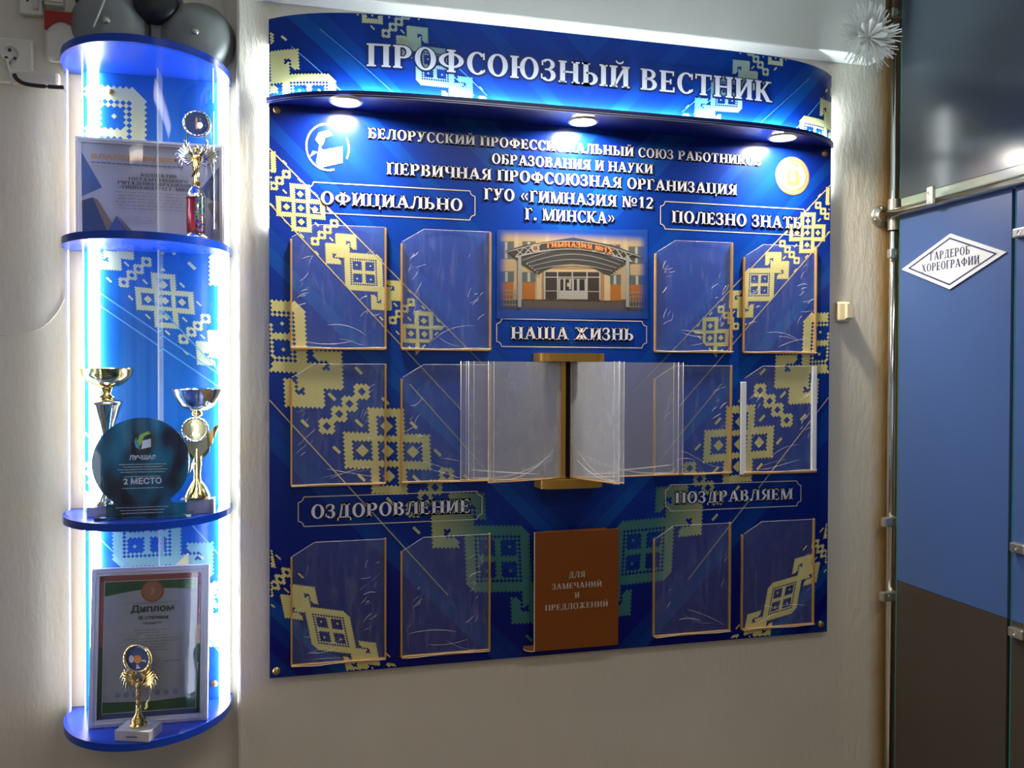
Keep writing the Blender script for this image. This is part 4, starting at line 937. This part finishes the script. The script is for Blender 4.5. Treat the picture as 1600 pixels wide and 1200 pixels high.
# 2: tall gold cup (middle bay left)
yT = -.05
c = P(168, 782, yT); k = (c-CAM).dot(fw)/F
t = thing('gold_cup_trophy', (c.x, yT, ZF[1]), 'tall gold cup trophy with a wide faceted bowl behind the blue glass award', 'trophy')
b = B(); b.box((-27*k, -14*k, 0), (22*k, 14*k, 15*k), 'marble_l'); b.build('base', t, .001)
b = B(); b.lathe([(x*k, z*k) for x, z in ((.0001, 15), (18, 15), (18, 18), (14, 24), (8, 34), (5, 44), (7, 60), (10, 74), (7, 84), (12, 95), (16, 104), (12, 112), (6, 118), (7, 126), (11, 142), (17, 160), (21, 172), (23, 176), (20, 179), (8, 182), (6, 190), (5, 194), (9, 198), (7, 200))], 'tsilver', seg=24); b.build('stem', t)
b = B(); b.lathe([(x*k, z*k) for x, z in ((7, 199), (20, 203), (28, 209), (35, 218), (38, 229), (39.5, 230), (37, 228), (33, 219), (24, 211), (.0001, 206))], 'tgold', seg=26, flute=.025); b.build('bowl', t, fix=True)
b = B(); b.lathe([(x*k, z*k) for x, z in ((6, 181), (13, 185), (6, 190), (9, 197), (10, 200), (5, 200))], 'tgold', seg=18); b.build('knop', t)
b = B()
for kk in range(7): a = kk*.9; b.lathe([(.0001, -6*k), (6*k, 0), (.0001, 6*k)], 'tgold', ((12*math.cos(a)+2)*k, 9*math.sin(a)*k, (100+6*math.sin(kk*2))*k), 8)
b.build('wreath', t)

# 3: silver cup with number 2 medal (middle bay right)
yT = -.055
c = P(308, 792, yT); k = (c-CAM).dot(fw)/F
t = thing('silver_cup_trophy', (c.x, yT, ZF[1]), 'gold stemmed cup with number 2 medal and fan wings, right of the glass award', 'trophy')
b = B(); b.box((-24*k, -14*k, 0), (26*k, 14*k, 22*k), 'marble_l'); b.build('base', t, .001)
rr = random.Random(3); b = B()
for i in range(4): lines(b, -18*k, 12*k, (6+i*3.5)*k, -14.2*k, 'cert_line', .0008, rr, .001)
b.build('plaque_lines', t)
b = B(); b.lathe([(x*k, z*k) for x, z in ((.0001, 22), (19, 22), (19, 26), (17, 32), (12, 42), (6, 50), (5, 60), (7, 76), (5, 88), (4, 100), (4, 150), (8, 152), (8, 156), (5, 158))], 'tgold', seg=24); b.build('stem', t)
b = B(); b.lathe([(x*k, z*k) for x, z in ((5, 157), (16, 160), (26, 168), (33, 182), (38, 192), (39, 193), (36, 190), (30, 180), (22, 170), (.0001, 164))], 'tsilver', seg=30, flute=.015); b.build('bowl', t)
solid('fan_olive', (.30, .27, .14))
b = B()
for sx in (-1, 1):
    h2 = (118, 138)[sx > 0]; xs_ = (-27, 33)[sx > 0]
    poly = [(0, 78), (xs_*.25, 84)]+[(xs_*(.45+.55*i/8)+(1.5 if i % 2 else 0), 90+(h2-90)*i/8) for i in range(9)]+[(xs_*.72, h2-6), (xs_*.3, h2-24), (0, 104)]
    b.prism([(x*k, -2*k, z*k) for x, z in poly], (0, 4*k, 0), 'tgold')
b.build('fan', t)
b = B(); b.prism([(x*k, -4*k, z*k) for x, z in ((0, 80), (-14, 100), (-15, 118), (15, 118), (16, 100))], (0, 3*k, 0), 'fan_olive'); b.build('shield', t)
b = B(); medal(b, (0, 0, 0), 20*k, 'medal_gold', 'tsilver'); o = b.build('medal', t, loc=(-2*k, -7*k, 130*k), fix=False)
sans('2', (0, -.003, -9*k), 20*k, 'tsilver', 'numeral', o, None, .0010)

# 4: blue glass round award (middle bay front)
yT = -.105
c = P(222, 800, yT); k = (c-CAM).dot(fw)/F
t = thing('glass_award', (c.x, yT, ZF[1]), 'dark blue glass disc award for second place on a stepped glass base', 'award')
zb0 = 0
b = B(); b.box((-66*k, -16*k, 0), (74*k, 24*k, 5*k), 'award'); b.box((-50*k, -10*k, 5*k), (66*k, 14*k, 24*k), 'award'); b.build('base', t, .001)
R_ = 71*k; cz_ = 24*k+62*k
outl = [(R_*math.cos(math.radians(a)), cz_+R_*1.0*math.sin(math.radians(a))) for a in range(-58, 108, 6)]
outl += [(-22*k, cz_+62*k), (-28*k, cz_+66*k), (-29*k, cz_+64*k)]
outl += [(R_*math.cos(math.radians(a)), cz_+R_*math.sin(math.radians(a))) for a in range(118, 240, 6)]
outl = [p for p in outl if p[1] > 24*k]; outl += [(-38*k, 24*k), (44*k, 24*k)]
def disc_out():
    pts = [(44*k, 24*k)]+[(R_*math.cos(math.radians(a)), cz_+R_*math.sin(math.radians(a))) for a in range(-54, -2, 6)]
    pts += [(R_*math.cos(math.radians(a)), cz_+R_*math.sin(math.radians(a))) for a in range(0, 236, 6)]+[(-38*k, 24*k)]
    return pts
b = B(); b.prism([(x, -5*k, z) for x, z in disc_out()], (0, 10*k, 0), 'award', True); b.build('disc', t)
b = B(); b.prism([(x*k, 5.2*k, z*k) for x, z in ((30, 26), (60, 50), (77, 80), (79, 84), (64, 85), (50, 60))], (0, 3*k, 0), 'award'); b.build('glass_wing', t); b = B()
b.prism([(x*k, 5.2*k, z*k) for x, z in ((-60, 110), (-46, 138), (-26, 152), (-25, 146), (-40, 120))], (0, 3*k, 0), 'award'); b.build('glass_wing', t)
wk = solid('award_white', (.62, .70, .78))
xo = 2*k; yy = -5.3*k
sans('ЛУЧШАЯ', (xo, yy, 92*k), 6.5*k, wk, 'lettering', t, 38*k, .0004); sans('2 МЕСТО', (xo, yy, 54*k), 9*k, wk, 'lettering', t, 55*k, .0006)
b = B(); rr = random.Random(5)
for z, hwid in ((84, 34), (80, 28), (76, 36), (72, 32), (65, 26), (47, 30)): lines(b, xo-hwid*k, xo+hwid*k, z*k, yy+.0002, wk, .0011, rr, .0012)
for z, hwid in ((18, 38), (13.5, 32), (9, 30)): lines(b, xo-hwid*k, xo+hwid*k, z*k, -10.2*k, wk, .0010, rr, .0012)
b.build('printed_lines', t)['kind'] = 'stuff'
b = B(); b.prism([((x+2)*k, yy, z*k) for x, z in ((-2, 108), (12, 111), (12, 124), (0, 121))], (0, .0002, 0), wk); gl_ = solid('award_leaf', (.20, .40, .05)); bl_ = solid('award_arc', (.05, .3, .5))
b.prism([((x+2)*k, yy, z*k) for x, z in ((-4, 112), (-8, 120), (-4, 130), (8, 136), (12, 132), (2, 128), (0, 121))], (0, .0002, 0), gl_)
b.prism([((x+2)*k, yy, z*k) for x, z in ((-3, 107), (-10, 111), (-12, 120), (-9, 127), (-8, 119), (-5, 112))], (0, .0002, 0), bl_); b.build('printed_emblem', t)

# 5: small gold trophy with sports disc (bottom bay front)
yT = -.13
c = P(218, 1165, yT); k = (c-CAM).dot(fw)/F
zb5 = ZF[2]
t = thing('small_figure_trophy', (c.x, PZ(218, 1150, zb5).y, zb5), 'small gold figure trophy with a ball disc on a white marble block before the diploma', 'trophy', rz=math.radians(-20))
k = ((t.location-CAM).dot(fw))/F
b = B(); b.box((-28*k, -20*k, 0), (28*k, 20*k, 16*k), 'marble'); b.build('base', t, .0012)
b = B(); b.box((-9*k, -20.3*k, 6*k), (9*k, -20.05*k, 8*k), 'cert_ink'); b.build('plate', t)
b = B(); b.lathe([(x*k, z*k) for x, z in ((.0001, 16), (13, 16), (13, 20), (10, 22), (11, 27), (6, 34), (4, 38), (3.5, 52), (.0001, 52))], 'tgold', seg=20); b.build('stem', t)
b = B(); figure(b, 42*k, 'tgold'); b.build('figure', t, loc=(0, 0, 48*k))
for sx in (-1, 1): b = B(); wing(b, 60*k, sx, 'tgold'); b.build('wing', t, loc=(0, 0, 46*k))
b = B(); medal(b, (0, 0, 0), 23*k, 'discblue', 'tgold'); o = b.build('disc', t, loc=(0, -.004, 122*k), fix=False)
b = B(); disc(b, 1*k, 0, 6.5*k, 'orange', -.0016); disc(b, -9*k, 0, 6*k, 'paper', -.0014, 16, .7); b.face([(8*k, -.0014, -3*k), (15*k, -.0014, -4*k), (15*k, -.0014, -1*k), (8*k, -.0014, 0)], 'paper'); b.face([(0, -.0014, -7*k), (6*k, -.0014, -14*k), (-2*k, -.0014, -15*k)], 'paper'); b.build('printed_balls', o, fix=False)

# =================================================================== BELLS, SOUNDER, SOCKET, CABLES ON THE LEFT WALL
for i, ((px, py), rp) in enumerate((((168, 36), 54), ((306, 53), 53))):
    c = P(px, py, YL-.05); r = rp*(DIST+YL)/F*1.0
    t = thing('alarm_bell', (c.x, YL, c.z), ('grey domed alarm bell above the cabinet, nearer the socket', 'grey domed alarm bell above the cabinet, nearer the blue board')[i], 'alarm bell', 'paired grey alarm bells')
    b = B(); b.lathe([(r, .012), (r*.98, .020), (r*.86, .040), (r*.6, .056), (r*.3, .064), (.0001, .066)], 'bell', (0, 0, 0), 40, 'y'); b.lathe([(r*.5, 0), (r*.5, .03)], 'bell', (0, 0, 0), 20, 'y'); b.build('gong', t)
    b = B(); b.lathe([(.009, .064), (.009, .069), (.0001, .070)], 'steel', (0, 0, 0), 6, 'y'); b.build('bolt', t)
c = P(243, 0, YL-.05)
t = thing('bell_motor', (c.x, YL, c.z), 'black round bell striker housing between the two grey bells', 'bell motor')
b = B(); b.lathe([(.052, .0), (.052, .045), (.044, .058), (.02, .066), (.0001, .067)], 'black', (0, 0, 0), 30, 'y'); b.build('housing', t)
b = B(); b.lathe([(.058, .0), (.060, .012), (.056, .02), (.052, .022)], 'bell', (0, 0, 0), 30, 'y'); b.build('rim', t)
b = B(); b.box((-.014, -.03, -.11), (.012, -.001, -.045), 'bell'); b.build('bracket', t, .003)
b = B(); b.lathe([(.006, 0), (.006, .03), (.0001, .031)], 'steel', (0.068, 0, -.012), 10, 'y'); b.build('mounting_bolt', t)
# fire sounder
a = P(70, 17, YL-.03); c = P(124, 96, YL-.03); w2 = (c.x-a.x)/2; hh = a.z-c.z
t = thing('alarm_sounder', ((a.x+c.x)/2, YL, c.z), 'white wall alarm sounder with a red arched lens on top', 'alarm sounder')
b = B(); b.box((-w2, -.030, 0), (w2, -.0005, hh*.98), 'offwhite'); b.build('body', t, .006)
b = B(); pts = [(-w2, hh), (-w2, hh*.60)]+[(-w2+w2*2*(.06+.88*i/12), hh*(.60+.20*math.sin(math.pi*i/12)**.8)) for i in range(13)]+[(w2, hh*.58), (w2, hh)]
b.prism([(x, -.036, z) for x, z in pts], (0, .0055, 0), 'red'); b.build('lens', t, .001)
b = B(); b.lathe([(.004, .0), (.004, .002)], 'black', (w2*.72, -.0302, hh*.22), 10, 'y'); b.lathe([(.0001, .002), (.004, .002)], 'black', (w2*.72, -.0302, hh*.22), 10, 'y'); b.build('screw', t)
# socket
c = P(22, 88, YL-.01); s_ = 25*(DIST+YL)/F
t = thing('wall_socket', (c.x, YL, c.z), 'old white wall socket with loose thin wires below its holes', 'socket')
b = B(); b.box((-s_, -.014, -s_), (s_, -.0005, s_), 'offwhite'); b.build('plate', t, .006)
b = B(); b.lathe([(.021, .0142), (.021, .019), (.018, .019), (.018, .0145), (.0001, .0145)], 'offwhite', (-.006, 0, 0.002), 26, 'y'); b.build('face', t)
b = B()
for x, z, r in ((-.008, .012, .0042), (-.015, -.006, .0036), (.003, -.006, .0036)): b.lathe([(r, .0149), (.0001, .0150)], 'black', (x, 0, z), 12, 'y')
b.build('hole', t, fix=False)
b = B(); b.tube([(-.015, -.015, -.006), (-.014, -.022, -.018), (-.010, -.018, -.032)], .0009, 'black', 5); b.tube([(.003, -.015, -.006), (-.004, -.022, -.015), (-.010, -.018, -.030)], .0009, solid('wire_blue', (.1, .18, .22)), 5); b.build('loose_wire', t)
# junction boxes at the very top edge
a = P(68, -30, YL-.03); c = P(98, 9, YL-.03)
t = thing('junction_box', ((a.x+c.x)/2, YL, c.z), 'small off-white junction box directly over the red sounder lens', 'junction box')
b = B(); b.box((-(c.x-a.x)/2, -.03, 0), ((c.x-a.x)/2, -.0005, a.z-c.z), 'offwhite'); b.build('body', t, .004)
b = B(); b.box((-(c.x-a.x)/2-.001, -.034, .006), ((c.x-a.x)/2+.001, -.0302, a.z-c.z), 'offwhite'); b.build('cover', t, .002)
a = P(30, -30, YL-.02); c = P(66, 24, YL-.02)
t = thing('switch_box', ((a.x+c.x)/2, YL, c.z), 'pale grey switch box left of the red sounder lens', 'switch box')
b = B(); b.box((-(c.x-a.x)/2, -.022, 0), ((c.x-a.x)/2, -.0005, a.z-c.z), 'offwhite'); b.build('body', t, .004)
b = B(); b.tube([(.012, -.026, .01), (.012, -.026, .07)], .006, 'offwhite', 8); b.lathe([(.003, .023), (.0001, .024)], 'black', (-.006, 0, .03), 8, 'y'); b.build('lever', t)
def cable(pts, r, m, name, label, y=None):
    b = B(); pp = [P(q[0], q[1], q[2] if len(q) > 2 else (y or YL-r-.001)) for q in pts]; o0 = pp[0]
    # smooth (Catmull-Rom)
    out = []
    for i in range(len(pp)-1):
        p0, p1, p2, p3 = pp[max(i-1, 0)], pp[i], pp[i+1], pp[min(i+2, len(pp)-1)]
        for s in range(6):
            u = s/6; out.append(.5*((2*p1)+(p2-p0)*u+(2*p0-5*p1+4*p2-p3)*u*u+(3*p1-p0-3*p2+p3)*u**3)-o0)
    out.append(pp[-1]-o0); b.tube(out, r, m, 7); return tag(b.build(name, loc=o0), label, 'cable')
cable([(22, 116), (27, 124), (40, 131), (70, 135), (104, 137)], .0048, 'black', 'power_cable', 'thick black cable running from under the socket to the cabinet', YL-.030)
cable([(10, 92, YL-.021), (14, 110, YL-.024), (21, 134, YL-.027)], .0034, 'offwhite', 'power_cable', 'short white cord dropping from the left of the socket', YL-.022)
cable([(118, -14), (122, 4), (127, 19)], .0055, 'black', 'power_cable', 'black cable hanging down beside the red sounder lens', YL-.008)
cable([(170, -20, YL-.08), (160, 8, YL-.08), (146, 42, YL-.09)], .0022, 'offwhite', 'power_cable', 'thin white cord crossing in front of the first grey bell', YL-.08)
cable([(343, -10), (352, 20), (359, 50), (360, 88)], .0016, 'offwhite', 'power_cable', 'thin pale wire curving around the second grey bell', YL-.006)
cable([(-30, 515), (20, 524), (62, 513), (88, 490), (103, 462)], .0014, 'offwhite', 'power_cable', 'thin white wire drooping from the middle of the cabinet side', YL-.004)

# =================================================================== SWITCH AND FLOWER ON THE BOARD WALL
c = P(1321, 487, YW-.02)
t = thing('light_switch', (c.x, YW, c.z), 'small cream light switch on the bumpy wall right of the board', 'light switch')
b = B(); b.box((-.021, -.018, -.029), (.021, -.0005, .029), 'cream'); b.build('housing', t, .006)
b = B(); b.prism([(-.002, -.019, -.022), (.020, -.019, -.022), (.020, -.030, -.018), (-.002, -.030, -.018)], (0, .0, .040), 'cream'); b.build('rocker', t, .002)
c = P(1352, 62, YW-.075)
t = thing('tinsel_rosette', (c.x, YW-.078, c.z), 'white frayed ribbon rosette hanging on the beam beside the chrome pole', 'decoration')
b = B(); rr = random.Random(11)
for k in range(260):
    a = rr.uniform(0, 2*math.pi); L = rr.uniform(.06, .105); el = rr.uniform(.02, .5)
    ex, ez, ey = math.cos(a)*L*math.cos(el), math.sin(a)*L*math.cos(el), -math.sin(el)*L*.7-.003
    w_ = rr.uniform(.0012, .0034); px_, pz_ = -math.sin(a)*w_, math.cos(a)*w_; d_ = rr.uniform(-.012, .012)
    mx_, mz = ex*.5-math.sin(a)*d_, ez*.5+math.cos(a)*d_; my = ey*.5-.004
    b.face([(-px_*.4, -.008, -pz_*.4), (px_*.4, -.008, pz_*.4), (mx_+px_, my, mz+pz_), (mx_-px_, my, mz-pz_)], 'ribbon'); b.face([(mx_-px_, my, mz-pz_), (mx_+px_, my, mz+pz_), (ex+px_*.6, ey, ez+pz_*.6), (ex-px_*.6, ey, ez-pz_*.6)], 'ribbon')
tag(b.build('fringe', t, fix=False), kind='stuff')
b = B()
for k in range(9):
    a = k*.7+.2; L = .05; h_ = .016
    b.face([(0, -.012, 0), (math.cos(a-.25)*L*.8, -.026, math.sin(a-.25)*L*.8), (math.cos(a)*L, -.030, math.sin(a)*L), (math.cos(a+.25)*L*.8, -.020, math.sin(a+.25)*L*.8)], 'ribbon')
b.build('petal_ribbon', t, fix=False)
b = B(); b.lathe([(.005, .0), (.005, .014), (.0001, .017)], 'steel', (0, 0, 0), 10, 'y'); b.build('centre_pin', t)

# =================================================================== PARTITION
part = thing('cloakroom_partition', (XP, 0, 0), 'glossy partition of dark grey, blue and brown panels clamped to chrome pipes', 'partition')
YE = PX(1592, 291, XP).y                     # far (near-viewer) edge of the blue panel
zbt = (PX(1403, 341, XP).z+PX(1592, 291, XP).z)/2; zdk = (PX(1395, 902, XP).z+PX(1590, 966, XP).z)/2
zup = (PX(1403, 318, XP).z+PX(1595, 262, XP).z)/2
yS = -.046
def panel(nm, z0, z1, y1, m, th=.010, y0=yS):
    b = B(); b.box((XP-.02, y1, z0), (XP-.02+th, y0, z1), m); o = b.build(nm, part, .0006)
    b = B(); b.box((XP-.0205, y0-.0005, z0), (XP-.02+th, y0+.003, z1), 'teal'); b.build('glass_edge', o); o.location.x = -XP; return o
panel('upper_panel', zup+.004, 2.84, YE-.75, 'pgrey'); panel('blue_panel', zdk, zbt, YE, 'pblue'); panel('lower_panel', .08, zdk-.0015, YE, 'pdark')
panel('blue_panel', zdk, zbt, YE-.95, 'pblue', .010, YE-.014); panel('lower_panel', .08, zdk-.0015, YE-.95, 'pdark', .010, YE-.014)
def vpole(x, y, z0, z1, r): b = B(); b.lathe([(.0001, z0), (r, z0), (r, z1), (.0001, z1)], 'chrome', (x-XP, y, 0), 20); return b.build('upright_pipe', part)
rp = .0125
b = B(); b.box((-.018, YE-.75, zbt-.005), (-.010, yS, zup+.006), 'glassrail'); b.build('glass_rail', part)
xpp = PX(1392, 600, XP).x
yp = -.010
xpole = P(1394, 600, yp).x
vpole(xpole, yp, .02, 2.84, rp); 
xb_ = XP-.035
vpole(XP-.004, YE-.025, .02, zbt+.015, .0125)
zc2 = PX(1500, 305, XP-.04).z
b = B(); b.tube([(xb_-XP, yp, zc2), (xb_-XP, YE-.95, zc2)], .0125, 'chrome', 20); b.build('cross_pipe', part)
b = B(); b.lathe([(.032, 0), (.032, .004), (.028, .008), (.018, .012), (.018, .02)], 'steel', (xb_-XP, YW-.001, zc2), 26, 'y'); fl = b.build('flange', part)
b = B()
for a in (90, 210, 330): b.lathe([(.005, .006), (.005, .010), (.0001, .011)], 'steel', (xb_-XP+.024*math.cos(math.radians(a)), YW-.001, zc2+.024*math.sin(math.radians(a))), 8, 'y')
b.build('flange_screw', fl)
b = B(); b.lathe([(.0165, -.045), (.0165, .045)], 'steel', (xpole-XP, yp, zc2), 20); b.build('pipe_socket', part)
def clamp(px, py, kind):
    if kind == 'w': c = P(px, py, yp-.01); lo, hi = (c.x-.024, yp-.024, c.z-.014), (c.x+.028, yp-.004, c.z+.014); sc_ = (c.x-.002, yp-.0225, c.z)
    elif kind == 'e': c = PX(px, py, XP-.04); lo, hi = (XP-.036, c.y-.022, c.z-.012), (XP-.018, c.y+.022, c.z+.012); sc_ = (XP-.0365, c.y, c.z)
    else: c = PX(px, py, XP-.055); lo, hi = (XP-.058, c.y-.012, c.z-.030), (XP-.046, c.y+.012, c.z+.020); sc_ = (XP-.0585, c.y, c.z+.002)
    b = B(); b.box((lo[0]-XP, lo[1], lo[2]), (hi[0]-XP, hi[1], hi[2]), 'steel'); o = b.build('clamp', part, .004)
    b = B(); ax = 'x' if kind != 'w' else 'y'
    if ax == 'x': b.lathe([(.0058, 0), (.0058, .0015), (.0040, -.0022), (.0040, .0004), (.0001, .0004)], 'steel', (sc_[0]-XP, sc_[1], sc_[2]), 12, 'x')
    else: b.lathe([(.0058, 0), (.0058, .0018), (.0045, .0022), (.0040, .0004), (.0001, .0004)], 'steel', (sc_[0]-XP, sc_[1], sc_[2]), 12, 'y')
    b.build('clamp_screw', o)
for q in ((1400, 22), (1398, 397), (1389, 815), (1386, 931)): clamp(*q, 'w')
for q in ((1590, 363), (1586, 857), (1583, 990)): clamp(*q, 'e')
clamp(1453, 303, 't')
# diamond sign
XS = XP-.0215
cs = [PX(*q, XS) for q in ((1410, 421), (1485, 366), (1574, 394), (1485, 453))]
cy_, cz_ = (cs[0].y+cs[2].y)/2, (cs[1].z+cs[3].z)/2; hy_, hz_ = abs(cs[0].y-cs[2].y)/2, abs(cs[1].z-cs[3].z)/2
zmid = (cs[0].z+cs[2].z)/2
t = thing('door_sign', (XS, cy_, zmid), 'white diamond-shaped sign with a blue outline on the blue partition panel', 'sign')
b = B(); b.prism([(0, hy_, 0), (0, 0, hz_), (0, -hy_, 0), (0, 0, -hz_)], (-.003, 0, 0), 'paper'); b.build('plate', t)
b = B(); k1, k2 = .86, .80
for i in range(4):
    A = [(hy_, 0), (0, hz_), (-hy_, 0), (0, -hz_)]; p, q = A[i], A[(i+1) % 4]
    b.face([(-.0035, p[0]*k1, p[1]*k1), (-.0035, q[0]*k1, q[1]*k1), (-.0035, q[0]*k2, q[1]*k2), (-.0035, p[0]*k2, p[1]*k2)], 'signink')
b.build('outline', t, fix=False)
def sign_text(s, pl, pr, cap):
    a, c = PX(*pl, XS-.003), PX(*pr, XS-.003); pp, L = text_polys(s, -.010); b = B(); z = (a.z+c.z)/2-zmid; h_ = PX(pl[0], pl[1]-cap, XS-.003).z-a.z
    for q in pp: b.face([(-.0036, a.y+(c.y-a.y)*u/L-cy_, z+v*h_) for u, v in q], 'signink')
    b.build('lettering', t, fix=False)
sign_text('ГАРДЕРОБ', (1453, 407), (1516, 397), 12.5); sign_text('ХОРЕОГРАФИИ', (1440, 426), (1531, 412), 12.5)
